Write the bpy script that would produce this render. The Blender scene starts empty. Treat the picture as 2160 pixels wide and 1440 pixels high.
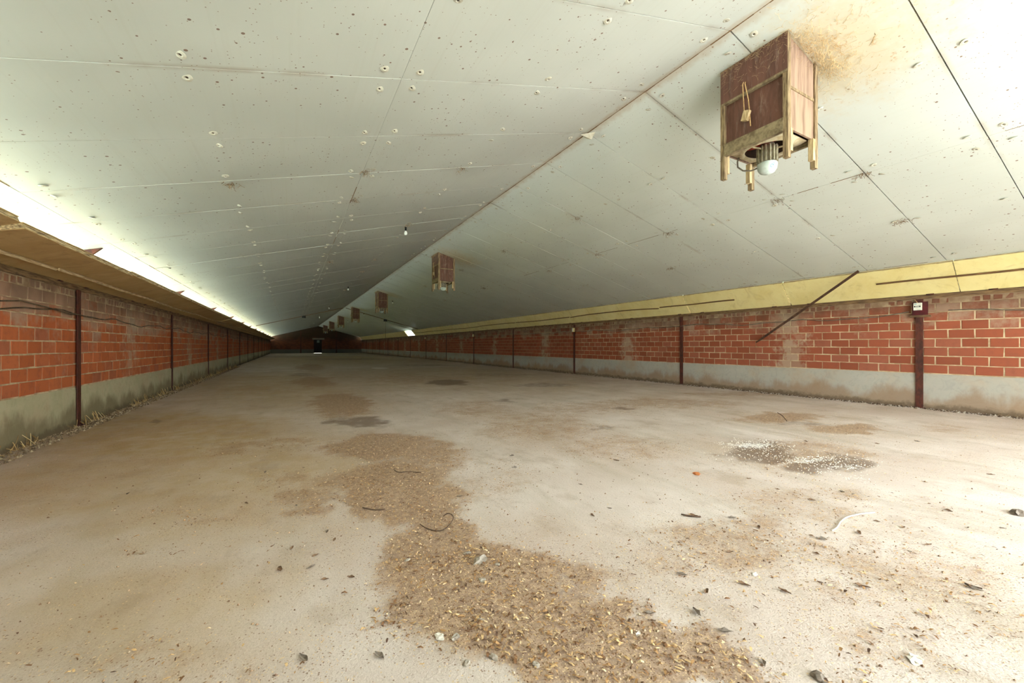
import bpy, bmesh, math, random
import numpy as np
from mathutils import Vector, Matrix

random.seed(7)
rng = np.random.default_rng(7)
SC = bpy.context.scene
COL = SC.collection
R = math.radians

# ------------------------------------------------------------------ camera
F_PX, YAW, CAM_H, HORIZON = 845.0, R(28.9), 1.11, 729.0
cam_d = bpy.data.cameras.new('camera')
cam_d.sensor_width = 36.0
cam_d.lens = 36.0 * F_PX / 2160.0
cam_d.shift_y = (HORIZON - 720.0) / 2160.0
cam_d.clip_start = 0.05
cam_d.clip_end = 500
cam = bpy.data.objects.new('camera', cam_d)
COL.objects.link(cam)
cam.location = (0, 0, CAM_H)
cam.rotation_euler = (R(90), 0, -YAW)
SC.camera = cam

# ------------------------------------------------------------------ light
SC.view_settings.view_transform = 'Standard'
SC.view_settings.look = 'None'
SC.view_settings.gamma = 1.0
SC.view_settings.use_curve_mapping = False
SC.view_settings.exposure = 2.8
SC.cycles.max_bounces = 5
SC.cycles.diffuse_bounces = 4
SC.cycles.use_light_tree = False
SC.cycles.glossy_bounces = 2
SC.cycles.sample_clamp_indirect = 12.0

world = bpy.data.worlds.new('sky')
SC.world = world
world.use_nodes = True
wn = world.node_tree
bg = wn.nodes['Background']
bg.inputs['Color'].default_value = (0.85, 0.955, 1.0, 1)
bg.inputs['Strength'].default_value = 2.0

sun_d = bpy.data.lights.new('sun', 'SUN')
sun_d.energy = 6.5
sun_d.angle = R(0.6)
sun_d.color = (1.0, 0.985, 0.96)
sun = bpy.data.objects.new('sun', sun_d)
COL.objects.link(sun)
SUN_DIR = Vector((0.62, -0.22, -0.85)).normalized()
sun.rotation_euler = SUN_DIR.to_track_quat('-Z', 'Y').to_euler()

# ------------------------------------------------------------------ the barn in metres
XL, XR = -2.6, 9.9            # brick faces of the long walls
Y0, Y1 = -2.24, 67.76         # near and far gable
XM = 3.65                     # ridge line
ZR, SL = 4.10, 0.268          # ridge height, fall per metre
BAY = 5.0
PLINTH_L, PLINTH_R = 0.55, 0.62
CH, BL, MJ = 0.154, 0.31, 0.013   # course height, block length, joint
EAVE_L, EAVE_R = -3.35, 10.6
DOOR = (1.2, 8.2, 3.0)        # opening in the near gable: x0, x1, height
TILT = math.atan(SL)

def zc(x):
    return ZR - SL * abs(x - XM)

def floor_pt(px, py):
    """photo pixel on the floor -> (x, y) in metres"""
    d = F_PX * CAM_H / (py - HORIZON)
    r = (px - 1080.0) / F_PX * d
    return (r * math.cos(YAW) + d * math.sin(YAW), d * math.cos(YAW) - r * math.sin(YAW))

# ------------------------------------------------------------------ mesh helpers
class MB:
    def __init__(self):
        self.v, self.f, self.mi, self.c = [], [], [], []
        self.m = 0
    def quadmesh(self, verts, faces, col=None):
        o = len(self.v)
        self.v += [tuple(p) for p in verts]
        self.f += [tuple(i + o for i in fc) for fc in faces]
        self.mi += [self.m] * len(faces)
        if col is not None:
            self.c += [col] * len(verts)
        return self
    def box(self, a, b, M=None):
        x0, y0, z0 = a; x1, y1, z1 = b
        vs = [(x0, y0, z0), (x1, y0, z0), (x1, y1, z0), (x0, y1, z0), (x0, y0, z1), (x1, y0, z1), (x1, y1, z1), (x0, y1, z1)]
        if M is not None:
            vs = [M @ Vector(p) for p in vs]
        return self.quadmesh(vs, [(0, 3, 2, 1), (4, 5, 6, 7), (0, 1, 5, 4), (1, 2, 6, 5), (2, 3, 7, 6), (3, 0, 4, 7)])
    def prism(self, poly, axis, a, b):
        """poly: list of 2d points, extruded along axis between a and b"""
        def P(p, t):
            if axis == 'x': return (t, p[0], p[1])
            if axis == 'y': return (p[0], t, p[1])
            return (p[0], p[1], t)
        n = len(poly)
        vs = [P(p, a) for p in poly] + [P(p, b) for p in poly]
        fs = [tuple(range(n)), tuple(range(2 * n - 1, n - 1, -1))]
        fs += [(i, i + n, (i + 1) % n + n, (i + 1) % n) for i in range(n)]
        return self.quadmesh(vs, fs)
    def tube(self, pts, r, n=6, caps=True):
        pts = [Vector(p) for p in pts]
        vs, fs = [], []
        up = None
        for i, p in enumerate(pts):
            d = (pts[min(i + 1, len(pts) - 1)] - pts[max(i - 1, 0)]).normalized()
            if up is None:
                up = Vector((0, 0, 1)) if abs(d.z) < .9 else Vector((1, 0, 0))
            s = d.cross(up).normalized()
            u = s.cross(d).normalized()
            up = u
            rr = r[i] if isinstance(r, (list, tuple)) else r
            for k in range(n):
                a = 2 * math.pi * k / n
                vs.append(p + (s * math.cos(a) + u * math.sin(a)) * rr)
        for i in range(len(pts) - 1):
            for k in range(n):
                fs.append((i * n + k, i * n + (k + 1) % n, (i + 1) * n + (k + 1) % n, (i + 1) * n + k))
        if caps:
            fs.append(tuple(range(n - 1, -1, -1)))
            fs.append(tuple((len(pts) - 1) * n + k for k in range(n)))
        return self.quadmesh(vs, fs)
    def lathe(self, prof, n=20, M=None):
        """prof: (r, z) pairs round the z axis"""
        vs, fs = [], []
        for r, z in prof:
            for k in range(n):
                a = 2 * math.pi * k / n
                p = Vector((r * math.cos(a), r * math.sin(a), z))
                vs.append(M @ p if M is not None else p)
        for i in range(len(prof) - 1):
            for k in range(n):
                fs.append((i * n + k, i * n + (k + 1) % n, (i + 1) * n + (k + 1) % n, (i + 1) * n + k))
        return self.quadmesh(vs, fs)
    def mesh(self, name, *mats, smooth=False):
        me = bpy.data.meshes.new(name)
        me.from_pydata([tuple(p) for p in self.v], [], self.f)
        for m in mats:
            me.materials.append(m)
        if len(mats) > 1:
            me.polygons.foreach_set('material_index', self.mi)
        if self.c:
            at = me.attributes.new('tint', 'FLOAT_COLOR', 'POINT')
            at.data.foreach_set('color', np.array(self.c, dtype=np.float32).ravel())
        bm = bmesh.new(); bm.from_mesh(me)
        bmesh.ops.recalc_face_normals(bm, faces=bm.faces)
        bm.to_mesh(me); bm.free()
        if smooth:
            me.polygons.foreach_set('use_smooth', [True] * len(me.polygons))
        return me
    def obj(self, name, *mats, parent=None, smooth=False):
        return link(name, self.mesh(name, *mats, smooth=smooth), parent)

def link(name, me, parent=None, loc=None):
    o = bpy.data.objects.new(name, me)
    COL.objects.link(o)
    if parent is not None:
        o.parent = parent
    if loc is not None:
        o.location = loc
    return o

def tag(o, label=None, cat=None, group=None, kind=None):
    if label: o['label'] = label
    if cat: o['category'] = cat
    if group: o['group'] = group
    if kind: o['kind'] = kind
    return o

def empty(name, loc, label, cat, group=None):
    o = bpy.data.objects.new(name, None)
    o.empty_display_size = .1
    COL.objects.link(o)
    o.location = loc
    return tag(o, label, cat, group)

def copy_tree(o, parent=None):
    c = o.copy()
    COL.objects.link(c)
    c.parent = parent
    for ch in list(o.children):
        copy_tree(ch, c)
    return c

ORD = ['first', 'second', 'third', 'fourth', 'fifth', 'sixth', 'seventh', 'eighth', 'ninth', 'tenth', 'eleventh', 'twelfth',
       'thirteenth', 'fourteenth', 'fifteenth', 'sixteenth', 'seventeenth', 'eighteenth', 'nineteenth', 'twentieth',
       'twenty-first', 'twenty-second', 'twenty-third', 'twenty-fourth', 'twenty-fifth', 'twenty-sixth', 'twenty-seventh',
       'twenty-eighth', 'twenty-ninth', 'thirtieth']

# smooth 2d value noise for layout of dirt
class Noise2:
    def __init__(self, seed):
        self.t = np.random.default_rng(seed).random((256, 256))
    def __call__(self, x, y):
        xi, yi = np.floor(x).astype(int), np.floor(y).astype(int)
        fx, fy = x - xi, y - yi
        fx = fx * fx * (3 - 2 * fx); fy = fy * fy * (3 - 2 * fy)
        g = lambda a, b: self.t[a & 255, b & 255]
        return (g(xi, yi) * (1 - fx) * (1 - fy) + g(xi + 1, yi) * fx * (1 - fy) + g(xi, yi + 1) * (1 - fx) * fy + g(xi + 1, yi + 1) * fx * fy)
    def fbm(self, x, y, o=4):
        s, a, tot = 0, 1.0, 0
        for k in range(o):
            s = s + a * self(x * 2 ** k + 17.3 * k, y * 2 ** k - 9.1 * k); tot += a; a *= .55
        return s / tot
N1, N2, N3 = Noise2(1), Noise2(2), Noise2(3)

# ------------------------------------------------------------------ materials
def lin(r, g, b):
    f = lambda c: (c / 255 / 12.92) if c / 255 <= .04045 else ((c / 255 + .055) / 1.055) ** 2.4
    return (f(r), f(g), f(b), 1.0)

class NT:
    """small node-graph writer"""
    def __init__(self, name, rough=.8, spec=.3, metal=0.0):
        self.mat = bpy.data.materials.new(name)
        self.mat.use_nodes = True
        self.t = self.mat.node_tree
        self.b = self.t.nodes['Principled BSDF']
        self.b.inputs['Roughness'].default_value = rough
        self.b.inputs['Specular IOR Level'].default_value = spec
        self.b.inputs['Metallic'].default_value = metal
    def n(self, typ, **kw):
        nd = self.t.nodes.new(typ)
        for k, v in kw.items():
            setattr(nd, k, v)
        return nd
    def put(self, sock, v):
        if isinstance(v, bpy.types.NodeSocket):
            self.t.links.new(v, sock)
        elif isinstance(v, (tuple, list)) and len(v) == 3 and sock.type == 'RGBA':
            sock.default_value = (*v, 1)
        else:
            sock.default_value = v
    def pos(self):
        if not hasattr(self, '_p'):
            self._p = self.n('ShaderNodeNewGeometry').outputs['Position']
        return self._p
    def xyz(self):
        if not hasattr(self, '_x'):
            s = self.n('ShaderNodeSeparateXYZ'); self.put(s.inputs[0], self.pos()); self._x = s.outputs
        return self._x
    def m(self, op, a, b=0.0, c=None, clamp=False):
        nd = self.n('ShaderNodeMath', operation=op, use_clamp=clamp)
        self.put(nd.inputs[0], a); self.put(nd.inputs[1], b)
        if c is not None: self.put(nd.inputs[2], c)
        return nd.outputs[0]
    def vec(self, x, y, z):
        nd = self.n('ShaderNodeCombineXYZ')
        for i, v in enumerate((x, y, z)): self.put(nd.inputs[i], v)
        return nd.outputs[0]
    def scale(self, v, s):
        nd = self.n('ShaderNodeVectorMath', operation='MULTIPLY')
        self.put(nd.inputs[0], v); nd.inputs[1].default_value = s
        return nd.outputs[0]
    def noise(self, scale, detail=4, rough=.55, vec=None, col=False, dist=0.0):
        nd = self.n('ShaderNodeTexNoise')
        self.put(nd.inputs['Vector'], self.pos() if vec is None else vec)
        nd.inputs['Scale'].default_value = scale; nd.inputs['Detail'].default_value = detail
        nd.inputs['Roughness'].default_value = rough; nd.inputs['Distortion'].default_value = dist
        return nd.outputs['Color' if col else 'Fac']
    def white(self, vec):
        nd = self.n('ShaderNodeTexWhiteNoise', noise_dimensions='3D')
        self.put(nd.inputs['Vector'], vec)
        return nd.outputs['Value']
    def voro(self, scale, vec=None, feat='F1', out='Distance', rnd=1.0):
        nd = self.n('ShaderNodeTexVoronoi', feature=feat)
        self.put(nd.inputs['Vector'], self.pos() if vec is None else vec)
        nd.inputs['Scale'].default_value = scale
        nd.inputs['Randomness'].default_value = rnd
        return nd.outputs[out]
    def ramp(self, v, lo, hi, a=0.0, b=1.0):
        nd = self.n('ShaderNodeMapRange')
        nd.interpolation_type = 'SMOOTHSTEP'
        self.put(nd.inputs[0], v)
        for i, x in enumerate((lo, hi, a, b)): self.put(nd.inputs[i + 1], x)
        return nd.outputs[0]
    def mix(self, f, a, b, mode='MIX'):
        nd = self.n('ShaderNodeMix', data_type='RGBA', blend_type=mode)
        self.put(nd.inputs[0], f); self.put(nd.inputs[6], a); self.put(nd.inputs[7], b)
        return nd.outputs[2]
    def attr(self, name, out='Fac'):
        nd = self.n('ShaderNodeAttribute'); nd.attribute_name = name
        return nd.outputs[out]
    def objrnd(self):
        return self.n('ShaderNodeObjectInfo').outputs['Random']
    def obco(self):
        return self.n('ShaderNodeTexCoord').outputs['Object']
    def color(self, v): self.put(self.b.inputs['Base Color'], v); return self
    def rough(self, v): self.put(self.b.inputs['Roughness'], v); return self
    def bump(self, h, strength=.3, dist=.01):
        nd = self.n('ShaderNodeBump')
        nd.inputs['Strength'].default_value = strength; nd.inputs['Distance'].default_value = dist
        self.put(nd.inputs['Height'], h); self.put(self.b.inputs['Normal'], nd.outputs[0]); return self

def simple(name, c1, c2=None, scale=12, rough=.75, spec=.3, metal=0.0, stretch=(1, 1, 1), bump=.15, bscale=None):
    g = NT(name, rough, spec, metal)
    v = g.scale(g.obco(), stretch)
    n = g.noise(scale, 3, .6, vec=v)
    g.color(g.mix(g.ramp(n, .35, .68), c1, c2 or c1))
    if bump:
        g.bump(g.noise(bscale or scale * 3, 2, .6, vec=v), bump, .004)
    return g.mat

# --- concrete floor with dirt
def mat_floor():
    g = NT('concrete_floor', .78, .35)
    lit, dark, och, wht = g.attr('litter'), g.attr('dark'), g.attr('ochre'), g.attr('white')
    p = g.pos()
    n1 = g.noise(.9, 3, .6)
    n2 = g.noise(4.5, 5, .65)
    n3 = g.noise(22, 3, .75)
    sw = g.noise(2.2, 3, .6, vec=g.scale(p, (1.0, .22, 1)), dist=.6)
    base = g.mix(g.ramp(n1, .3, .7), lin(200, 182, 168), lin(216, 202, 191))
    base = g.mix(g.ramp(sw, .45, .75, 0, .45), base, lin(172, 158, 136))
    base = g.mix(g.m('MULTIPLY', och, g.ramp(n2, .15, .75, .45, 1.0)), base, lin(178, 148, 98))
    dust = g.noise(.55, 5, .7)
    base = g.mix(g.m('MULTIPLY', g.ramp(dust, .44, .68, 0, .55), g.m('ADD', .45, g.m('MULTIPLY', och, .6))), base, lin(178, 146, 112))
    dst2 = g.noise(2.6, 4, .75, vec=g.scale(p, (1, .6, 1)))
    base = g.mix(g.ramp(dst2, .5, .7, 0, .42), base, lin(162, 140, 116))
    grain = g.noise(120, 3, .75)
    base = g.mix(g.ramp(grain, .52, .75, 0, .55), base, lin(136, 116, 96))
    # fine shavings seen from afar
    vr = g.n('ShaderNodeTexVoronoi', feature='F1')
    g.put(vr.inputs['Vector'], p); vr.inputs['Scale'].default_value = 110
    spk = g.m('LESS_THAN', vr.outputs['Distance'], .36)
    hue = g.n('ShaderNodeSeparateColor'); g.put(hue.inputs[0], vr.outputs['Color'])
    chip = g.mix(g.ramp(hue.outputs[0], .2, .9), lin(120, 86, 58), lin(226, 196, 150))
    edge = g.m('ADD', lit, g.m('MULTIPLY', g.m('SUBTRACT', n2, .5), .75))
    k = g.ramp(g.m('ADD', edge, g.m('MULTIPLY', g.m('SUBTRACT', n3, .5), .55)), .22, .62)
    litc = g.mix(g.ramp(n3, .3, .72), lin(138, 108, 84), lin(186, 154, 122))
    litc = g.mix(g.m('MULTIPLY', spk, .7), litc, chip)
    sparse = g.m('MULTIPLY', g.m('MULTIPLY', spk, g.m('GREATER_THAN', g.m('ADD', g.m('ADD', hue.outputs[1], lit), g.ramp(dust, .35, .7, -.2, .25)), .84)), .75)
    base = g.mix(sparse, base, chip)
    c = g.mix(g.m('MULTIPLY', k, .85), base, litc)
    dk = g.ramp(g.m('ADD', dark, g.m('MULTIPLY', g.m('SUBTRACT', n2, .5), .7)), .25, .75)
    c = g.mix(g.m('MULTIPLY', dk, .8), c, lin(118, 96, 78))
    wk = g.ramp(g.m('ADD', wht, g.m('MULTIPLY', g.m('SUBTRACT', n3, .5), 1.2)), .5, .75)
    c = g.mix(g.m('MULTIPLY', wk, .75), c, lin(236, 230, 224))
    g.color(c)
    g.bump(g.noise(75, 2, .7), .55, .006)
    g.rough(g.m('SUBTRACT', .82, g.m('MULTIPLY', g.ramp(n1, .5, .8), .14)))
    return g.mat

# --- brick: colour per block from its place in the bond
def mat_brick():
    g = NT('red_block', .85, .2)
    x, y, z = g.xyz()
    left = g.m('LESS_THAN', x, 2.0)
    z0 = g.m('ADD', PLINTH_R, g.m('MULTIPLY', left, PLINTH_L - PLINTH_R))
    zz = g.m('SUBTRACT', z, z0)
    row = g.m('FLOOR', g.m('DIVIDE', zz, CH))
    sh = g.m('MULTIPLY', g.m('MODULO', row, 2.0), .5)
    colm = g.m('FLOOR', g.m('ADD', g.m('DIVIDE', g.m('SUBTRACT', y, Y0), BL), sh))
    rnd = g.white(g.vec(row, colm, left))
    rnd2 = g.white(g.vec(colm, row, g.m('ADD', left, 4.0)))
    p = g.pos()
    c = g.mix(rnd, g.mix(left, lin(142, 76, 52), lin(178, 94, 56)), g.mix(left, lin(162, 88, 62), lin(194, 106, 66)))  # left base: more orange, and brightened in colour for light the wall lacks
    c = g.mix(g.ramp(rnd2, .6, .95, 0, .6), c, lin(160, 98, 76))
    c = g.mix(g.ramp(g.noise(9, 3, .65), .45, .75, 0, .45), c, lin(136, 80, 62))
    # grey lime bloom towards the top of the wall and in the middle of each bay
    nb = g.noise(1.3, 3, .6)
    top = g.ramp(zz, .45, 1.2)
    amt = g.m('ADD', g.m('MULTIPLY', top, .62), g.m('ADD', nb, g.m('MULTIPLY', rnd2, .38)))
    bloom = g.ramp(g.m('ADD', amt, g.m('ADD', g.m('MULTIPLY', left, .17), g.m('MULTIPLY', g.m('SUBTRACT', g.noise(12, 2, .75), .5), .5))), 1.08, 1.5)
    c = g.mix(g.m('MULTIPLY', bloom, .72), c, lin(176, 152, 128))
    bay = g.m('MODULO', g.m('ADD', g.m('SUBTRACT', y, 2.76), 50.0), BAY)
    mid = g.m('ABSOLUTE', g.m('SUBTRACT', bay, 2.15))
    lime = g.m('MULTIPLY', g.ramp(g.m('ADD', mid, g.m('MULTIPLY', g.m('SUBTRACT', g.noise(6, 3, .75), .5), 1.5)), .05, .42, 1.0, 0.0), g.ramp(rnd2, .1, .6, .25, 1.0))
    c = g.mix(g.m('MULTIPLY', lime, .62), c, lin(186, 166, 140))
    soot = g.ramp(g.m('ADD', zz, g.m('MULTIPLY', g.m('SUBTRACT', g.noise(2.4, 2, .6), .5), .7)), .82, 1.36)
    c = g.mix(g.m('MULTIPLY', soot, .7), c, lin(92, 66, 50))
    g.color(c)
    g.bump(g.noise(70, 2, .7), .35, .006)
    return g.mat

def mat_mortar():
    g = NT('mortar', .9, .15)
    x, y, z = g.xyz()
    n = g.noise(6, 3, .65)
    c = g.mix(g.ramp(n, .3, .7), lin(206, 182, 146), lin(166, 136, 104))
    c = g.mix(g.ramp(g.m('ADD', z, g.m('MULTIPLY', n, .5)), 1.75, 2.2, 0, .7), c, lin(110, 84, 66))
    g.color(c)
    g.bump(g.noise(90, 2, .7), .4, .006)
    return g.mat

def mat_plinth():
    g = NT('cement_render', .85, .25)
    x, y, z = g.xyz()
    left = g.m('LESS_THAN', x, 2.0)
    n = g.noise(2.2, 4, .65)
    sw = g.noise(5.5, 3, .6, dist=2.2)
    c = g.mix(g.ramp(n, .3, .7), g.mix(left, lin(172, 165, 152), lin(176, 166, 132)), g.mix(left, lin(180, 172, 158), lin(194, 184, 150)))
    c = g.mix(g.ramp(sw, .45, .7, 0, .5), c, g.mix(left, lin(156, 152, 142), lin(164, 156, 124)))
    c = g.mix(g.ramp(g.noise(1.1, 4, .65), .44, .7, 0, .6), c, lin(172, 144, 114))
    nz = g.noise(1.7, 5, .65, vec=g.scale(g.pos(), (1, 1, .5)))
    wet = g.ramp(g.m('ADD', z, g.m('MULTIPLY', g.m('SUBTRACT', nz, .5), .9)), .12, .34, 1.0, 0.0)
    mould = g.mix(left, lin(150, 118, 88), lin(112, 98, 68))
    c = g.mix(g.m('MULTIPLY', wet, .72), c, mould)
    foot = g.ramp(g.m('ADD', z, g.m('MULTIPLY', g.m('SUBTRACT', g.noise(7, 5, .7), .5), .22)), .03, .12, 1.0, 0.0)
    c = g.mix(g.m('MULTIPLY', foot, .75), c, lin(98, 80, 60))
    g.color(c)
    g.bump(g.noise(30, 3, .7), .3, .01)
    return g.mat

def mat_ceiling():
    g = NT('foil_faced_board', .42, .5)
    x, y, z = g.xyz()
    p = g.pos()
    n = g.noise(.7, 2, .6)
    nc = g.noise(1.3, 3, .6)
    st = g.noise(26, 2, .6, vec=g.scale(p, (1, .02, .3)))
    c = g.mix(g.ramp(n, .3, .7), lin(206, 209, 201), lin(217, 220, 212))
    c = g.mix(g.ramp(st, .5, .8, 0, .2), c, lin(196, 194, 180))
    c = g.mix(g.m('MULTIPLY', g.objrnd(), .22), c, lin(206, 206, 194))
    # fly specks
    vz = g.n('ShaderNodeTexVoronoi', feature='F1')
    g.put(vz.inputs['Vector'], g.scale(p, (1, 1, .35))); vz.inputs['Scale'].default_value = 15
    hs = g.n('ShaderNodeSeparateColor'); g.put(hs.inputs[0], vz.outputs['Color'])
    clus = g.ramp(nc, .40, .70, .16, .8)
    on = g.m('LESS_THAN', hs.outputs[0], clus)
    spot = g.m('MULTIPLY', g.m('LESS_THAN', vz.outputs['Distance'], g.m('ADD', .06, g.m('MULTIPLY', hs.outputs[1], .12))), on)
    c = g.mix(g.m('MULTIPLY', spot, .85), c, lin(112, 72, 44))
    vq = g.n('ShaderNodeTexVoronoi', feature='F1')
    g.put(vq.inputs['Vector'], g.scale(p, (1, 1, .35))); vq.inputs['Scale'].default_value = 38
    hq = g.n('ShaderNodeSeparateColor'); g.put(hq.inputs[0], vq.outputs['Color'])
    sp2 = g.m('MULTIPLY', g.m('LESS_THAN', vq.outputs['Distance'], .15), g.m('LESS_THAN', hq.outputs[0], g.m('MULTIPLY', clus, .6)))
    c = g.mix(g.m('MULTIPLY', sp2, .75), c, lin(126, 88, 58))
    # dust along the cross joints and the ridge
    jy = g.m('ABSOLUTE', g.m('SUBTRACT', g.m('MODULO', g.m('ADD', g.m('SUBTRACT', y, 2.33 - .5225), 104.5), 1.045), .5225))
    jn = g.ramp(nc, .48, .68)
    jd = g.m('MULTIPLY', g.ramp(jy, .004, .05, 1.0, 0.0), jn)
    c = g.mix(g.m('MULTIPLY', jd, .4), c, lin(150, 124, 94))
    rd = g.ramp(g.m('ADD', g.m('ABSOLUTE', g.m('SUBTRACT', x, XM)), g.m('MULTIPLY', g.m('SUBTRACT', g.noise(8, 2, .7), .5), .16)), .01, .11, 1.0, 0.0)
    c = g.mix(g.m('MULTIPLY', rd, .45), c, lin(176, 150, 114))
    # brown dust around every fan shaft
    dx = g.m('SUBTRACT', x, 4.55)
    dy = g.m('SUBTRACT', g.m('MODULO', g.m('ADD', y, 103.2), 10.0), 5.0)
    dd = g.m('SQRT', g.m('ADD', g.m('MULTIPLY', dx, dx), g.m('MULTIPLY', dy, dy)))
    dn = g.ramp(g.m('ADD', dd, g.m('MULTIPLY', g.m('SUBTRACT', g.noise(5, 4, .75), .5), 1.1)), .2, .95, 1.0, 0.0)
    c = g.mix(g.m('MULTIPLY', dn, .6), c, lin(210, 190, 150))
    rust = g.m('MULTIPLY', dn, g.ramp(g.noise(14, 3, .75), .58, .7))
    c = g.mix(g.m('MULTIPLY', rust, .7), c, lin(186, 146, 92))
    g.color(c)
    g.rough(g.ramp(n, .3, .7, .36, .5))
    g.bump(g.noise(3.0, 1, .5), .12, .02)
    return g.mat

M_FLOOR, M_BRICK, M_MORTAR, M_PLINTH, M_CEIL = mat_floor(), mat_brick(), mat_mortar(), mat_plinth(), mat_ceiling()

def mat_flap(name, a, b, d):
    g = NT(name, .8, .25)
    p = g.pos()
    n = g.noise(1.8, 5, .65)
    c = g.mix(g.ramp(n, .3, .7), a, b)
    c = g.mix(g.ramp(g.noise(3.2, 5, .7, dist=1.2), .5, .78, 0, .65), c, d)
    c = g.mix(g.ramp(g.noise(60, 3, .7), .62, .8, 0, .3), c, d)
    g.color(c)
    g.bump(g.noise(34, 4, .65), .2, .006)
    return g.mat
M_FLAP_R = mat_flap('yellow_foam_board', lin(234, 216, 156), lin(226, 204, 138), lin(196, 170, 116))
M_FLAP_L = mat_flap('shaded_yellow_foam_board', lin(206, 174, 124), lin(190, 156, 106), lin(154, 122, 82))  # same yellow board as the right side, its shade put into a browner colour
M_CORE = simple('board_edge', lin(226, 202, 156), lin(108, 82, 58), scale=34, rough=.9, stretch=(1, .2, 3))
M_STEEL = simple('rusty_red_steel', lin(92, 44, 30), lin(60, 32, 24), scale=14, rough=.65, spec=.4, stretch=(1, 1, .5))
M_TIMBER = simple('weathered_timber', lin(134, 104, 72), lin(84, 62, 44), scale=18, rough=.85, stretch=(3, .3, 3))
M_BATTEN = simple('dusty_batten', lin(126, 92, 58), lin(92, 66, 42), scale=22, rough=.85, stretch=(3, .3, 3))
M_BATTEN_L = simple('pale_batten', lin(214, 190, 148), lin(166, 132, 90), scale=22, rough=.85, stretch=(3, .3, 3))
def mat_ply():
    g = NT('maroon_plywood', .62, .3)
    v = g.scale(g.obco(), (3, 3, .5))
    c = g.mix(g.ramp(g.noise(5, 5, .6, vec=v), .35, .7), lin(112, 76, 64), lin(88, 58, 50))
    c = g.mix(g.ramp(g.noise(9, 5, .7, vec=v), .5, .8, 0, .6), c, lin(150, 134, 118))
    c = g.mix(g.ramp(g.noise(4, 5, .75, vec=g.obco()), .58, .75, 0, .5), c, lin(160, 146, 130))
    g.color(c); g.bump(g.noise(30, 4, .6, vec=v), .15, .004)
    return g.mat
M_PLY = mat_ply()
M_PLY2 = simple('faded_plywood', lin(168, 140, 120), lin(132, 106, 90), scale=6, rough=.75, stretch=(4, 4, .35))
M_FWOOD = simple('dusty_frame_wood', lin(160, 138, 106), lin(104, 84, 64), scale=16, rough=.9, stretch=(3, 3, .4))
M_FWOOD2 = simple('pale_frame_wood', lin(210, 188, 148), lin(166, 138, 100), scale=16, rough=.85, stretch=(3, 3, .4))
M_RAIL = simple('grey_dusty_rail', lin(150, 134, 106), lin(112, 96, 74), scale=20, rough=.95)
M_RING = simple('cream_plastic', lin(206, 194, 166), lin(166, 146, 112), scale=10, rough=.6)
M_DARK = simple('dark_cavity', lin(34, 26, 22), lin(22, 18, 16), rough=.9)
M_BLADE = simple('red_blade', lin(206, 62, 36), lin(150, 52, 34), scale=8, rough=.5)
M_MOTOR = simple('dusty_motor', lin(168, 160, 140), lin(132, 120, 98), scale=30, rough=.6, spec=.4)
M_CAP = simple('motor_cap', lin(202, 212, 206), lin(176, 186, 180), scale=10, rough=.5)
M_BLUE = simple('blue_print', lin(86, 150, 166), rough=.6, bump=0)
M_CABLE = simple('grey_cable', lin(120, 112, 98), lin(92, 82, 68), scale=10, rough=.7, bump=0)
M_CABLE_D = simple('dusty_dark_cable', lin(110, 92, 72), lin(78, 62, 48), scale=10, rough=.8, bump=0)
M_STRING = simple('baler_twine', lin(206, 172, 122), lin(172, 136, 90), scale=60, rough=.9)
M_WEB = simple('dusty_cobweb', lin(196, 172, 134), lin(160, 132, 96), rough=1.0, spec=0, bump=0)
M_DUST = simple('dust_crust', lin(138, 108, 74), lin(104, 78, 52), scale=40, rough=1.0, bump=.4)
M_WASHER = simple('washer_plastic', lin(206, 202, 188), lin(190, 182, 162), scale=20, rough=.55, bump=0)
M_SCREW = simple('screw_hole', lin(72, 58, 46), rough=.6, bump=0)
M_BULB = NT('opal_glass', .2, .5).color(lin(244, 246, 242)).mat
M_BLACK = simple('black_plastic', lin(30, 30, 28), lin(22, 22, 20), rough=.5)
M_MAROON = simple('maroon_board', lin(86, 28, 30), lin(64, 24, 26), scale=10, rough=.6)
M_METER = simple('ivory_plastic', lin(226, 224, 208), lin(206, 202, 184), scale=8, rough=.5, bump=0)
M_LAMPBOX = simple('yellowed_plastic', lin(206, 186, 130), lin(180, 158, 104), scale=8, rough=.6, bump=0)
M_DECK = simple('roof_deck', lin(70, 60, 50), lin(52, 44, 36), rough=.9)
M_FOIL = simple('torn_foil', lin(232, 226, 208), lin(206, 196, 170), scale=10, rough=.5)
M_DOOR = simple('dark_door_paint', lin(40, 34, 32), lin(30, 26, 24), scale=6, rough=.7)
M_PANE = simple('grimy_pane', lin(120, 128, 120), lin(96, 102, 96), rough=.4, bump=0)
M_LINTEL = simple('concrete_lintel', lin(150, 142, 126), lin(120, 110, 96), rough=.9)
M_APRON = simple('yard_concrete', lin(214, 212, 206), lin(198, 196, 190), scale=2, rough=.85)

def mat_grass():
    g = NT('yard_grass', .95, .1)
    g.color(g.mix(g.ramp(g.noise(1.5, 6, .7), .3, .7), lin(150, 164, 116), lin(176, 182, 140)))
    g.bump(g.noise(40, 4, .7), .6, .03)
    return g.mat
M_GRASS = mat_grass()

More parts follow.
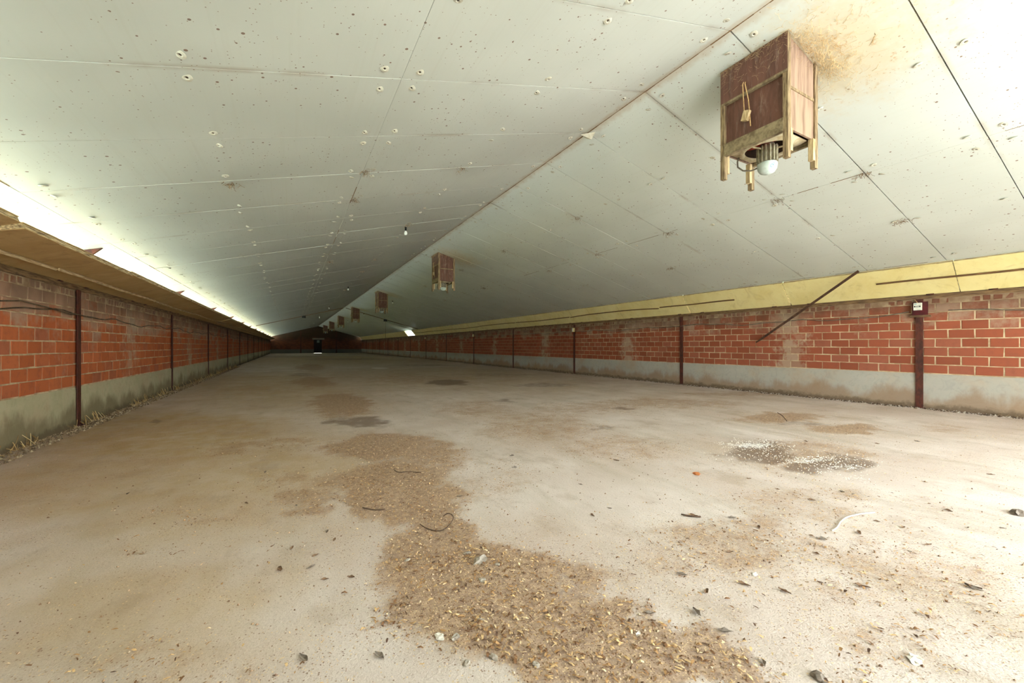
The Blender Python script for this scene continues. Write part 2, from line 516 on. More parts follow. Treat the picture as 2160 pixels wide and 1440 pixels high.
def mat_tint(name, rough=.9):
    g = NT(name, rough, .15)
    g.color(g.attr('tint', 'Color'))
    return g.mat
M_SHAVE = mat_tint('wood_shaving')
M_LEAF = simple('dry_leaf', lin(138, 108, 82), lin(96, 74, 58), scale=30, rough=.85)
M_LEAF_G = simple('grey_dry_leaf', lin(140, 126, 112), lin(104, 92, 80), scale=30, rough=.85)
M_CHIP = simple('plaster_chip', lin(236, 228, 214), lin(206, 196, 180), scale=30, rough=.9)
M_STONE = simple('dusty_stone', lin(176, 164, 148), lin(138, 126, 112), scale=20, rough=.9)
M_TWIG = simple('dry_twig', lin(98, 76, 58), lin(70, 54, 42), scale=30, rough=.9)
M_ORANGE = simple('orange_shard', lin(206, 128, 72), lin(180, 104, 60), rough=.8)

# ------------------------------------------------------------------ ground outside
b = MB(); b.box((-90, -80, -.30), (XL - .25, 140, -.04)); b.box((XR + .25, -80, -.30), (110, 140, -.04))
b.box((XL - .25, Y1 + .25, -.30), (XR + .25, 140, -.04)); b.box((XL - .25, -80, -.30), (XR + .25, -22, -.04))
tag(b.obj('ground', M_GRASS), kind='structure')
b = MB(); b.box((XL - 9, -22, -.12), (XL - .26, Y1 + 8, -.03)); b.box((XR + .26, -22, -.12), (XR + 6, Y1 + 8, -.03))  # unseen strips added beside the walls to bounce pale light under the eaves
tag(b.obj('bounce_ground', simple('pale_bounce', lin(214, 227, 214), lin(196, 212, 198), scale=6, rough=.9)), kind='structure')
b = MB(); b.box((XL - .25, -22, -.30), (XR + .25, Y0 - .25, -.02))
tag(b.obj('yard_pavement', M_APRON), kind='structure')

# ------------------------------------------------------------------ floor
def blob(px, py, rx, ry):
    c = Vector(floor_pt(px, py))
    a = (Vector(floor_pt(px + rx, py)) - Vector(floor_pt(px - rx, py))) / 2
    d = (Vector(floor_pt(px, max(py - ry, 736))) - Vector(floor_pt(px, py + ry))) / 2
    c = (Vector(floor_pt(px, max(py - ry, 736))) + Vector(floor_pt(px, py + ry))) / 2
    return c, a, d

LITTER = [(1030, 1270, 215, 115, 1.0), (1300, 1375, 220, 95, .85), (1470, 1425, 170, 70, .85), (960, 1150, 120, 70, .75), (880, 1060, 150, 55, .85),
          (820, 1010, 150, 40, .75), (900, 960, 90, 50, .6), (800, 940, 120, 34, .8), (720, 855, 85, 28, .72), (690, 1050, 115, 25, .5),
          (640, 1085, 60, 20, .5), (1640, 880, 120, 14, .65), (1800, 905, 100, 12, .65), (1400, 850, 210, 12, .45), (665, 805, 50, 13, .62),
          (545, 940, 120, 20, .4), (1200, 1250, 140, 80, .55), (1560, 1150, 240, 90, .42), (1850, 1220, 220, 120, .36), (2000, 1390, 220, 60, .36),
          (655, 775, 40, 9, .55), (600, 1010, 90, 22, .4), (420, 1090, 110, 16, .38), (290, 1150, 80, 12, .36), (1230, 860, 140, 14, .4), (450, 1390, 320, 60, .3), (1680, 965, 160, 45, .45), (2000, 905, 120, 10, .35), (1560, 830, 200, 6, .45), (1150, 900, 160, 40, .42), (1300, 945, 160, 30, .38), (1000, 862, 100, 22, .4), (1050, 1010, 80, 40, .3), (860, 800, 120, 12, .4), (1720, 1060, 260, 40, .36)]
DARK = [(760, 890, 62, 13, .7), (1590, 950, 80, 24, .75), (1740, 982, 100, 24, .8), (945, 806, 50, 6, .95), (1000, 1255, 120, 60, .28), (1150, 812, 90, 5, .5),
        (640, 790, 40, 5, .5), (320, 890, 26, 5, .6), (1060, 845, 30, 4, .55), (1300, 862, 26, 3, .6), (1260, 900, 22, 4, .5), (730, 757, 120, 2, .5),
        (900, 770, 90, 3, .45), (880, 1065, 40, 14, .35), (1700, 895, 70, 6, .5), (60, 1345, 40, 10, .3), (600, 752, 100, 3, .5), (1050, 790, 100, 4, .4)]
OCHRE = [(350, 930, 330, 70, .95), (250, 1060, 420, 110, .7), (520, 1000, 280, 70, .75), (560, 830, 240, 45, .75), (330, 1280, 360, 120, .55), (900, 800, 380, 25, .55), (700, 760, 200, 10, .7)]
WHITE = [(1575, 938, 60, 9, .75), (1690, 968, 60, 8, .65), (1790, 985, 40, 7, .6), (1830, 1012, 24, 6, .5), (800, 776, 20, 1.5, .9), (1060, 855, 60, 4, .35)]

def field(bl, x, y, warp=.35):
    wx = x + (N1.fbm(x * 1.7, y * 1.7) - .5) * warp * 2
    wy = y + (N2.fbm(x * 1.7 + 40, y * 1.7) - .5) * warp * 2
    wx = wx + (N3.fbm(x * 7, y * 7, 3) - .5) * warp * .8
    wy = wy + (N1.fbm(x * 7 + 9, y * 7, 3) - .5) * warp * .8
    out = np.zeros_like(x)
    for px, py, rx, ry, s in bl:
        c, a, d = blob(px, py, rx, ry)
        det = a.x * d.y - a.y * d.x
        ux, uy = wx - c.x, wy - c.y
        u = (ux * d.y - uy * d.x) / det
        v = (a.x * uy - a.y * ux) / det
        q = np.sqrt(u * u + v * v)
        t = np.clip((1.45 - q) / 1.0, 0, 1)
        out = np.maximum(out, s * t * t * (3 - 2 * t))
    return out

ys = list(np.arange(Y0 - .25, 13, .05)); st = .05
while ys[-1] < Y1 + .25:
    st = min(st * 1.04, .6); ys.append(ys[-1] + st)
ys = np.array(ys); xs = np.arange(XL - .25, XR + .251, .05)
gx, gy = np.meshgrid(xs, ys)
lit = field(LITTER, gx, gy); drk = field(DARK, gx, gy, .3); och = field(OCHRE, gx, gy); wht = field(WHITE, gx, gy, .2)
gz = (N3.fbm(gx * .8, gy * .8) - .5) * .012 - .006 + np.clip(lit - .25, 0, 1) * .010 * N1.fbm(gx * 9, gy * 9, 3)
nx, ny = len(xs), len(ys)
idx = np.arange(nx * ny).reshape(ny, nx)
faces = np.stack([idx[:-1, :-1], idx[:-1, 1:], idx[1:, 1:], idx[1:, :-1]], -1).reshape(-1, 4)
me = bpy.data.meshes.new('floor')
me.from_pydata(np.stack([gx, gy, gz], -1).reshape(-1, 3).tolist(), [], faces.tolist())
for nm, arr in (('litter', lit), ('dark', drk), ('ochre', och), ('white', wht)):
    at = me.attributes.new(nm, 'FLOAT', 'POINT')
    at.data.foreach_set('value', arr.astype(np.float32).ravel())
me.polygons.foreach_set('use_smooth', [True] * len(me.polygons))
me.materials.append(M_FLOOR)
floor = tag(link('floor', me), kind='structure')

# ------------------------------------------------------------------ long walls
def brick_mesh(length, height, depth=.06, name='brick', seed=0):
    """a block lying along y, facing +x, chamfered front, slightly uneven"""
    r = random.Random(seed)
    hl, hh, e = length / 2, height / 2, .006
    j = lambda s=.0045: r.uniform(-s, s)
    back = [(-depth, -hl, -hh), (-depth, hl, -hh), (-depth, hl, hh), (-depth, -hl, hh)]
    midv = [(-e, -hl + j(), -hh + j()), (-e, hl + j(), -hh + j()), (-e, hl + j(), hh + j()), (-e, -hl + j(), hh + j())]
    fr = [(j(.002), -hl + e + j(), -hh + e + j()), (j(.002), hl - e + j(), -hh + e + j()), (j(.002), hl - e + j(), hh - e + j()), (j(.002), -hl + e + j(), hh - e + j())]
    b = MB()
    fs = [(8, 9, 10, 11)]
    for i in range(4):
        k = (i + 1) % 4
        fs += [(i, k, k + 4, i + 4), (i + 4, k + 4, k + 8, i + 8)]
    b.quadmesh(back + midv + fr, fs)
    return b.mesh(name, M_BRICK)

BRICKS = [brick_mesh(BL - MJ, CH - MJ, seed=i) for i in range(8)]
HEADS = [brick_mesh(.092, .085, seed=20 + i, name='header_brick') for i in range(5)]

def long_wall(name, side):
    xf = XL if side < 0 else XR
    pl = PLINTH_L if side < 0 else PLINTH_R
    top = pl + 8 * CH
    sgn = 1 if side < 0 else -1      # direction the face looks
    b = MB()
    b.box(tuple(sorted((xf - sgn * .004, xf - sgn * .25)))[:1] + (Y0 - .25, 0), (max(xf - sgn * .004, xf - sgn * .25), Y1 + .25, top + .095))
    w = tag(b.obj(name, M_MORTAR), kind='structure')
    # cement plinth, a little proud and uneven
    yy = np.arange(Y0, Y1 + .01, .25)
    vs, fs = [], []
    zs = [0, .06, .2, .36, pl - .015, pl]
    for i, y in enumerate(yy):
        for k, z in enumerate(zs):
            off = .012 + .010 * (N1.fbm(np.array([y * 2.0]), np.array([z * 3 + 30 * side]))[0] - .5) + (.014 if k == 0 else 0)
            if k == len(zs) - 1: off = -.02
            vs.append((xf + sgn * off, y, z + (N2.fbm(np.array([y * 1.5]), np.array([side * 9.0]))[0] - .5) * .02 * (k >= 4)))
    nz = len(zs)
    for i in range(len(yy) - 1):
        for k in range(nz - 1):
            fs.append((i * nz + k, (i + 1) * nz + k, (i + 1) * nz + k + 1, i * nz + k + 1))
    MB().quadmesh(vs, fs).obj('plinth', M_PLINTH, parent=w, smooth=True)
    # timber plate on top
    b = MB(); b.box((min(xf + sgn * .012, xf - sgn * .2), Y0, top + .095), (max(xf + sgn * .012, xf - sgn * .2), Y1, top + .155))
    b.obj('wall_plate', M_TIMBER, parent=w)
    b = MB(); b.box((min(xf - sgn * .004, xf - sgn * .10), Y0, top + .155), (max(xf - sgn * .004, xf - sgn * .10), Y1, top + .215))  # strip added behind the flap hinges to block a light leak
    b.obj('light_stop', M_TIMBER, parent=w)
    # blocks: the nearest as parts, the rest joined
    todo = []
    for r_ in range(8):
        off = (r_ % 2) * .5
        n = int((Y1 - Y0) / BL) + 2
        for c in range(n):
            yc = Y0 + (c - off + .5) * BL
            ya, yb = max(yc - BL / 2, Y0), min(yc + BL / 2, Y1)
            if yb - ya < .08: continue
            todo.append((yc, pl + (r_ + .5) * CH))
    ylo = 4.6 if side < 0 else 0.8
    near = sorted([t for t in todo if t[0] > ylo])[:298]
    nearset = set(near)
    for i, (y, z) in enumerate(near):
        o = link('brick', random.choice(BRICKS), w, (xf + sgn * random.uniform(-.002, .003), y, z))
        o.rotation_euler = (random.uniform(-.006, .006), 0, (0 if sgn > 0 else math.pi))
    b = MB()
    for (y, z) in todo:
        if (y, z) in nearset: continue
        ya, yb = max(y - BL / 2, Y0) + MJ / 2, min(y + BL / 2, Y1) - MJ / 2
        b.box((min(xf, xf - sgn * .05), ya, z - CH / 2 + MJ / 2), (max(xf, xf - sgn * .05), yb, z + CH / 2 - MJ / 2))
    tag(b.obj('brick_courses', M_BRICK, parent=w), kind='stuff')
    # course of headers under the plate
    ylo = 5.5 if side < 0 else 1.2
    hs = np.arange(Y0 + .08, Y1 - .06, .118)
    k = 0
    b = MB()
    for y in hs:
        dz, dxx, ln = random.uniform(-.006, .006), random.uniform(-.012, .006), random.uniform(.8, 1.12)
        if y > ylo and k < 130:
            o = link('header_brick', random.choice(HEADS), w, (xf + sgn * dxx, y, top + .047 + dz))
            o.rotation_euler = (random.uniform(-.06, .06), 0, (0 if sgn > 0 else math.pi))
            o.scale = (1, ln, random.uniform(.85, 1.03))
            k += 1
        else:
            b.box((min(xf, xf - sgn * .05) + sgn * dxx, y - .045, top + .004 + dz), (max(xf, xf - sgn * .05) + sgn * dxx, y + .045, top + .088 + dz))
    tag(b.obj('header_courses', M_BRICK, parent=w), kind='stuff')
    return w

wall_l = long_wall('wall_left', -1)
wall_r = long_wall('wall_right', 1)
TOP_L, TOP_R = PLINTH_L + 8 * CH + .155, PLINTH_R + 8 * CH + .155

# ------------------------------------------------------------------ gables
def mat_gable():
    g = NT('far_brick', .85, .2)
    x, y, z = g.xyz()
    row = g.m('FLOOR', g.m('DIVIDE', g.m('SUBTRACT', z, .58), CH))
    cl = g.m('FLOOR', g.m('ADD', g.m('DIVIDE', x, BL), g.m('MULTIPLY', g.m('MODULO', row, 2.0), .5)))
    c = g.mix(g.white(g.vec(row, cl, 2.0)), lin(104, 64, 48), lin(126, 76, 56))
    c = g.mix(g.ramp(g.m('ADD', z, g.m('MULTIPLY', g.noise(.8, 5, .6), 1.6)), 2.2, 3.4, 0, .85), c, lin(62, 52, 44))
    c = g.mix(g.ramp(g.noise(.6, 5, .6), .5, .75, 0, .55), c, lin(72, 50, 42))
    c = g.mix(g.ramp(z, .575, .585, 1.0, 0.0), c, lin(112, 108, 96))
    g.color(c)
    return g.mat
M_GABLE = mat_gable()

DX0, DX1, DZ = 3.05, 4.15, 2.05       # far door
e = -.043
b = MB()
b.prism([(XL, -.05), (DX0, -.05), (DX0, zc(DX0) - e), (XL, zc(XL) - e)], 'y', Y1, Y1 + .25)
b.prism([(DX1, -.05), (XR, -.05), (XR, zc(XR) - e), (DX1, zc(DX1) - e)], 'y', Y1, Y1 + .25)
b.prism([(DX0, DZ), (DX1, DZ), (DX1, zc(DX1) - e), (XM, ZR - e), (DX0, zc(DX0) - e)], 'y', Y1, Y1 + .25)
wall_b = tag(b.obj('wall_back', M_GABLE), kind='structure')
b = MB(); b.box((DX0 - .2, Y1 - .03, DZ), (DX1 + .35, Y1 + .01, DZ + .22)); b.obj('lintel', M_LINTEL, parent=wall_b)
d1 = MB().box((DX0, Y1 + .05, .006), (DX1, Y1 + .10, DZ)).obj('door_1', M_DOOR)
tag(d1, kind='structure')
MB().box((DX0 + .42, Y1 + .035, DZ - .48), (DX0 + .78, Y1 + .055, DZ - .10)).obj('pane', M_PANE, parent=d1)

b = MB()
a0, a1, hz = DOOR
b.prism([(XL, -.05), (a0, -.05), (a0, zc(a0) - e), (XL, zc(XL) - e)], 'y', Y0 - .25, Y0)
b.prism([(a1, -.05), (XR, -.05), (XR, zc(XR) - e), (a1, zc(a1) - e)], 'y', Y0 - .25, Y0)
b.prism([(a0, hz), (a1, hz), (a1, zc(a1) - e), (XM, ZR - e), (a0, zc(a0) - e)], 'y', Y0 - .25, Y0)
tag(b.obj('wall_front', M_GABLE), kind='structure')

# ------------------------------------------------------------------ ceiling
b = MB()
for x0, x1 in ((EAVE_L, XM), (XM, EAVE_R)):
    b.prism([(x0, zc(x0) + .045), (x1, zc(x1) + .045), (x1, zc(x1) + .16), (x0, zc(x0) + .16)], 'y', Y0 - .6, Y1 + .6)
ceiling = tag(b.obj('ceiling', M_DECK), kind='structure')

PY = [Y0] + [2.33 + 1.045 * k for k in range(-4, 63) if Y0 + .2 < 2.33 + 1.045 * k < Y1 - .2] + [Y1]
def panel_mesh(wx, name):
    b = MB(); h = wx / 2
    b.box((-h, -.5, 0), (h, .5, .042))
    return b.mesh(name, M_CEIL)
SEG = [('ceiling_panel', .0, 2.84), ('ceiling_panel', 2.84, 5.85)]
for side, far in ((-1, XM - EAVE_L), (1, EAVE_R - XM)):
    for nm, d0, d1_ in SEG + [('eave_panel', 5.85, far)]:
        gap = .003
        wx = (d1_ - d0 - gap) / math.cos(TILT)
        me = panel_mesh(wx, nm)
        xc = XM + side * (d0 + d1_) / 2
        for i in range(len(PY) - 1):
            ya, yb = PY[i], PY[i + 1]
            g_ = random.choice((.005, .007, .009, .010) if side < 0 else (.008, .010, .012, .014))
            o = link(nm, me, ceiling, (xc, (ya + yb) / 2, zc(xc) + random.uniform(-.0013, .0013)))
            o.rotation_euler = (random.uniform(-.0012, .0012), side * TILT, 0)
            o.scale = (1, yb - ya - g_, 1)

# dust seam along the ridge
b = MB(); n = 500
yy = np.linspace(Y0, Y1, n)
for i in range(n - 1):
    w0 = .003 + .006 * random.random()
    y0_, y1_ = yy[i], yy[i + 1]
    b.box((XM - w0, y0_, ZR - .001 - .004 * random.random()), (XM + w0, y1_, ZR + .03))
tag(b.obj('ridge_seam', M_DUST, parent=ceiling), kind='stuff')
# dusty seam on the length joints
for side in (-1, 1):
    b = MB()
    for j, dist in enumerate((2.84, 5.85)):
        y = 1.0
        while y < 40:
            ln = random.uniform(.1, .9)
            if random.random() < .4:
                x = XM + side * dist
                b.box((x - .003 - random.random() * .004, y, zc(x) - .002), (x + .003, y + ln, zc(x) + .02))
            y += ln + random.uniform(.05, .6)
    tag(b.obj('joint_dust', M_DUST, parent=ceiling), kind='stuff')

# plastic washers with screws
b = MB(); b.m = 0
b.lathe([(.034, .0), (.033, -.004), (.016, -.009), (.011, -.004)], 14)
b.m = 0; b.lathe([(.011, -.004), (.009, -.003)], 10)
b.m = 1; b.lathe([(.009, -.003), (.0, -.006)], 8)
me_w = b.mesh('washer', M_WASHER, M_SCREW)
rows = [(-1, .2), (-1, 1.43), (-1, 2.72), (-1, 2.98), (-1, 4.25), (-1, 5.66), (1, .2), (1, 1.43), (1, 2.72), (1, 2.98), (1, 4.25), (1, 5.66)]
spots = []
for k, jy in enumerate(PY[1:-1]):
    for s, d in rows:
        for dy in (-.13, .13):
            spots.append((jy + dy + random.uniform(-.03, .03), XM + s * d + random.uniform(-.03, .03), s))
spots.sort()
far = MB()
cnt = 0
for y, x, s in spots:
    if y < 0.3: continue
    if cnt < 296:
        o = link('washer', me_w, ceiling, (x, y, zc(x) - .002)); o.rotation_euler = (0, s * TILT, random.random() * 6)
        cnt += 1
    elif y < 30:
        far.lathe([(.034, 0), (.016, -.009), (0, -.009)], 7, Matrix.Translation((x, y, zc(x) - .001)) @ Matrix.Rotation(s * TILT, 4, 'Y'))
tag(far.obj('washers', M_WASHER, parent=ceiling), kind='stuff')
# torn piece of foil on the ridge
x_, y_ = XM, 4.38
b = MB()
b.quadmesh([(x_ - .10, y_ + .06, zc(x_ - .1) - .012), (x_ + .02, y_ - .10, ZR - .05), (x_ + .06, y_ + .02, ZR - .085), (x_ + .05, y_ + .12, ZR - .03),
            (x_ - .10, y_ + .06, zc(x_ - .1) - .008), (x_ + .02, y_ - .10, ZR - .044), (x_ + .06, y_ + .02, ZR - .079), (x_ + .05, y_ + .12, ZR - .024)],
           [(0, 1, 2), (0, 2, 3), (4, 6, 5), (4, 7, 6), (0, 4, 5, 1), (1, 5, 6, 2), (2, 6, 7, 3), (3, 7, 4, 0)])
tag(b.obj('foil_scrap', M_FOIL), 'small torn cream foil scrap folded down at the ceiling ridge', 'foil scrap')

# ------------------------------------------------------------------ steel posts
def post(xf, y, sgn, top, label, bracket):
    t = empty('steel_post', (xf, y, 0), label, 'post', 'steel posts of the %s wall' % ('left' if sgn > 0 else 'right'))
    b = MB()
    xa, xb = sorted((.022 * sgn, .034 * sgn)); b.box((xa, -.05, 0), (xb, .05, top))
    b.obj('flange', M_STEEL, parent=t)
    b = MB(); xa, xb = sorted((.004 * sgn, .022 * sgn)); b.box((xa, -.006, 0), (xb, .006, top)); b.obj('web', M_STEEL, parent=t)
    b = MB(); xa, xb = sorted((.0 * sgn, .075 * sgn)); b.box((xa, -.085, 0), (xb, .085, .014)); b.obj('base_plate', M_STEEL, parent=t)
    if bracket:
        zt = lambda x: zc(xf + x) - .006
        b = MB(); b.prism([(.0, zt(.0)), (.27, zt(.27)), (.10, zt(.10) - .13), (.0, zt(.0) - .15)], 'y', -.02, .02)
        b.obj('haunch_bracket', M_STEEL, parent=t)
    return t
for k in range(13):
    y = 2.76 + 5 * k
    lab = 'rust-red steel post with meter box on top, nearest in the right brick wall' if k == 0 else 'rust-red steel post in the right brick wall, %s from the camera' % ORD[k]
    post(XR, y, -1, TOP_R - .06, lab, False)
for k in range(12):
    y = 7.76 + 5 * k
    post(XL, y, 1, TOP_L - .06, 'rust-red steel post in the left brick wall, %s from the camera' % ORD[k], True)
for x, w in ((1.3, 'left'), (6.2, 'right')):
    t = empty('gable_post', (x, Y1, 0), 'dark steel post in the far gable wall, %s of the black door' % w, 'post')
    MB().box((-.07, -.05, 0), (.07, -.038, zc(x) - .12)).obj('flange', M_STEEL, parent=t)
    MB().box((-.008, -.038, 0), (.008, .0, zc(x) - .12)).obj('web', M_STEEL, parent=t)

# ------------------------------------------------------------------ ventilation flaps
FW, FT = .63, .058
def flap_mesh(L, name, face):
    b = MB(); n = 14
    r = random.Random(int(L * 1000) + len(name))
    # lower face ragged at the free edge, core and upper face
    for lay, (z0, z1, w_) in enumerate(((0, .007, 0.0), (.007, FT - .007, -.006), (FT - .007, FT, .004))):
        b.m = 1 if lay == 1 else 0
        for i in range(n):
            y0, y1 = -L / 2 + L * i / n, -L / 2 + L * (i + 1) / n
            j = r.uniform(-.006, .003) if lay != 1 else 0
            b.box((0, y0, z0), (FW + w_ + j, y1, z1))
    return b.mesh(name, face, M_CORE)
LP, RP = 2.7, 2.6
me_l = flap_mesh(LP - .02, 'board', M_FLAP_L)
FW = .60
me_r = flap_mesh(RP - .014, 'board', M_FLAP_R)
me_hinge = MB().tube([(0, -.05, 0), (0, .05, 0)], .012, 8).mesh('hinge', M_STEEL)

def flap(name, me, xh, yc, zh, ang, L, label, group):
    """hinged at the wall plate; ang measured from +x"""
    t = empty(name, (xh, yc, zh), label, 'flap', group)
    t.rotation_euler = (0, -ang, 0)
    link('board', me, t)
    for dy in (-L * .36, L * .36):
        link('hinge', me_hinge, t, (.0, dy, -.004))
    return t
HZ_L, HZ_R = TOP_L + .015, TOP_R + .015
k = 0; y = 5.0 - LP
while y + LP < Y1 + .5:
    yc = y + LP / 2
    if yc + LP / 2 > Y1: break
    ang = R(15.0) + R(random.uniform(-1.6, 1.6))
    if k == 0: ang = R(18.5)
    lab = ('shaded yellow insulation board flap at the left picture edge, tilted higher than its neighbours' if k == 0 else
           'shaded yellow insulation board flap above the left brick wall, %s from the camera' % ORD[k])
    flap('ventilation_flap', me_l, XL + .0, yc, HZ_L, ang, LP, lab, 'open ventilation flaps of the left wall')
    y += LP; k += 1
k = 0; y = 2.26 - RP
OPEN_R = 13 + 1
while y + RP < Y1:
    yc = y + RP / 2
    ang = math.pi - math.atan2(.49, .39)
    ang += R(random.uniform(-.5, .5))
    lab = {0: 'yellow insulation board flap at the right picture edge beside the meter box', 1: 'yellow insulation board flap above the meter box, reaching to the bright slit',
           2: 'yellow insulation board flap just beyond the bright slit, left of the leaning bar'}.get(k, 'yellow insulation board flap above the right brick wall, %s from the camera' % ORD[k])
    a = ang
    if k == OPEN_R: a = math.pi + R(55); lab = 'insulation board flap hanging open on the right wall where daylight streams in'
    if k not in (OPEN_R,):
        # board drawn with its face towards the room: mirror by turning the hinge frame
        t = empty('ventilation_flap', (XR - .02, yc, HZ_R), lab, 'flap', 'closed ventilation flaps of the right wall')
        t.rotation_euler = (0, ang - math.pi, math.pi)
        t.rotation_euler = (0, 0, 0)
        inc = math.pi - ang
        t.matrix_world = Matrix.Translation((XR - .02, yc, HZ_R)) @ Matrix.Rotation(math.pi, 4, 'Z') @ Matrix.Rotation(-inc, 4, 'Y')
        bo = link('board', me_r, t)
        if k == 2: bo.scale = (1, .988, 1)
        for dy in (-RP * .36, RP * .36):
            link('hinge', me_hinge, t, (0, dy, -.004))
    y += RP; k += 1

# battens along the flaps
def batten(side, ya, yb, frac, sag, w, label, mat):
    b = MB(); n = 8
    pts = []
    for i in range(n + 1):
        t = i / n
        f = frac + sag * (4 * t * (1 - t)) * -1 + .01 * math.sin(9 * t)
        inc = R(15) if side < 0 else math.atan2(.49, .39)
        off = .024 + (.0 if side > 0 else .004)
        if side < 0:
            x = XL + f * FW * math.cos(inc) + off * math.sin(inc); z = HZ_L + f * FW * math.sin(inc) - off * math.cos(inc)
        else:
            x = XR - .02 - f * FW * math.cos(inc) - off * math.sin(inc); z = HZ_R + f * FW * math.sin(inc) - off * math.cos(inc)
        pts.append((x, ya + (yb - ya) * t, z))
    b.tube(pts, w, 4)
    o = b.obj('timber_batten', mat)
    return tag(o, label, 'batten', 'battens along the ventilation flaps')
bl = [(.2, 3.29, .55, 0), (6.06, 8.36, .52, .0), (8.42, 12.76, .47, -.10), (12.82, 17.14, .5, .03), (17.22, 21.44, .5, -.04), (21.52, 25.74, .48, .02), (25.82, 30.14, .5, 0), (30.22, 35.6, .5, 0)]
for i, (a, c, f, s) in enumerate(bl):
    batten(1, a, c, f, s, .016, 'thin brown batten nailed along the yellow flaps, %s from the camera' % ORD[i], M_BATTEN)
y = 3.0; i = 0
while y < 50:
    ln = random.uniform(3.2, 4.4)
    if i == 1: pass
    batten(-1, y, y + ln - .03, .40 + (.03 if i % 2 else 0), .01, .018, 'pale thin batten under the left flaps, %s from the camera' % ORD[i], M_BATTEN_L)
    y += ln; i += 1

# loose bar hanging from the flap across the right wall
b = MB()
p0, p1 = Vector((9.36, 3.45, 2.515)), Vector((9.84, 5.62, 1.19))
d = (p1 - p0).normalized(); s = d.cross(Vector((-1, 0, 0))).normalized(); u = d.cross(s).normalized()
vs = []
for p, w in ((p0, .022), (p0.lerp(p1, .5), .022), (p0.lerp(p1, .93), .022), (p1, .008)):
    for a, c in ((-1, -1), (1, -1), (1, 1), (-1, 1)):
        vs.append(p + s * a * w + u * c * .009)
fs = [(0, 1, 2, 3), (15, 14, 13, 12)]
for i in range(3):
    for q in range(4):
        fs.append((i * 4 + q, (i + 1) * 4 + q, (i + 1) * 4 + (q + 1) % 4, i * 4 + (q + 1) % 4))
b.quadmesh(vs, fs)
tag(b.obj('loose_bar', simple('brown_iron', lin(96, 66, 48), lin(70, 48, 38), rough=.7)), 'loose dark brown bar slanting down from the yellow flaps across the right wall', 'bar')

# ------------------------------------------------------------------ meter box, lamp boxes, cables
t = empty('meter_box', (XR - .036, 2.76, 1.66), 'ivory meter box on a dark red board at the top of the nearest right post', 'meter')
MB().box((-.02, -.115, 0), (0, .09, .235)).obj('backing_board', M_MAROON, parent=t)
MB().box((-.016, -.15, -.04), (.004, .12, -.002)).obj('wooden_ledge', M_TIMBER, parent=t)
MB().box((-.075, -.045, .085), (-.021, .055, .215)).obj('housing', M_METER, parent=t)
wdw = MB().box((-.077, -.038, .137), (-.0745, .047, .163)).obj('counter_window', M_BLACK, parent=t)
b = MB()
for i in range(5): b.box((-.0785, -.022 + i * .011, .143), (-.0768, -.014 + i * .011, .157))
b.obj('digits', M_METER, parent=wdw)
MB().box((-.0765, .012, .188), (-.0748, .045, .196)).obj('print', M_BLUE, parent=t)
MB().tube([(-.045, .01, .214), (-.05, .02, .24), (-.02, .05, .27), (.0, .07, .28)], .005, 6).obj('top_lead', M_STRING, parent=t)

i = 0
for k in (2, 4, 6, 8):
    y = 2.76 + 5 * k
    t = empty('lamp_box', (XR - .036, y, 1.66), 'small yellowed plastic box on the %s steel post of the right wall' % ORD[k], 'junction box', 'boxes on the right-hand posts')
    MB().box((-.07, -.05, .0), (0, .05, .16)).obj('housing', M_LAMPBOX, parent=t)
    MB().box((-.078, -.04, .015), (-.0702, .04, .145)).obj('cover', M_METER, parent=t)

def wall_cable(xf, sgn, ya, yb, z, name, label, mat, fix=BAY, r=.008, ph=0.0):
    pts = []
    for yq in np.arange(ya, yb, .22):
        t = ((yq - 2.76) / BAY) % 1.0
        sag = -.05 * math.sin(math.pi * t) + .025 * math.sin(yq * 2.9 + ph) + .012 * math.sin(yq * 7.1 + ph)
        near = math.exp(-((min(t, 1 - t) * BAY) / .12) ** 2)
        pts.append((xf + sgn * (.016 + .032 * near), yq, z + sag))
    return tag(MB().tube(pts, r, 5).obj(name, mat), label, 'cable')
wall_cable(XR, -1, 2.9, 40, 1.70, 'wall_cable', 'thin grey cable running along the top of the right brick wall beyond the meter', M_CABLE)
wall_cable(XR, -1, .2, 2.62, 1.73, 'wall_cable', 'short grey cable at the right picture edge leading to the meter box', M_CABLE)
wall_cable(XL, 1, 3.2, 45, 1.56, 'wall_cable', 'dusty cable drooping along the upper courses of the left brick wall', M_CABLE_D, r=.009)
b = MB()
pts = [(XL + .02, 4.6, 1.40), (XL + .02, 5.3, 1.47), (XL + .02, 5.9, 1.55), (XL + .025, 6.4, 1.60), (XL + .025, 7.0, 1.57), (XL + .03, 7.5, 1.53), (XL + .046, 7.76, 1.54)]
tag(b.tube(pts, .008, 5).obj('loose_cable', M_CABLE_D), 'second dusty cable branching off low before the nearest left post', 'cable')

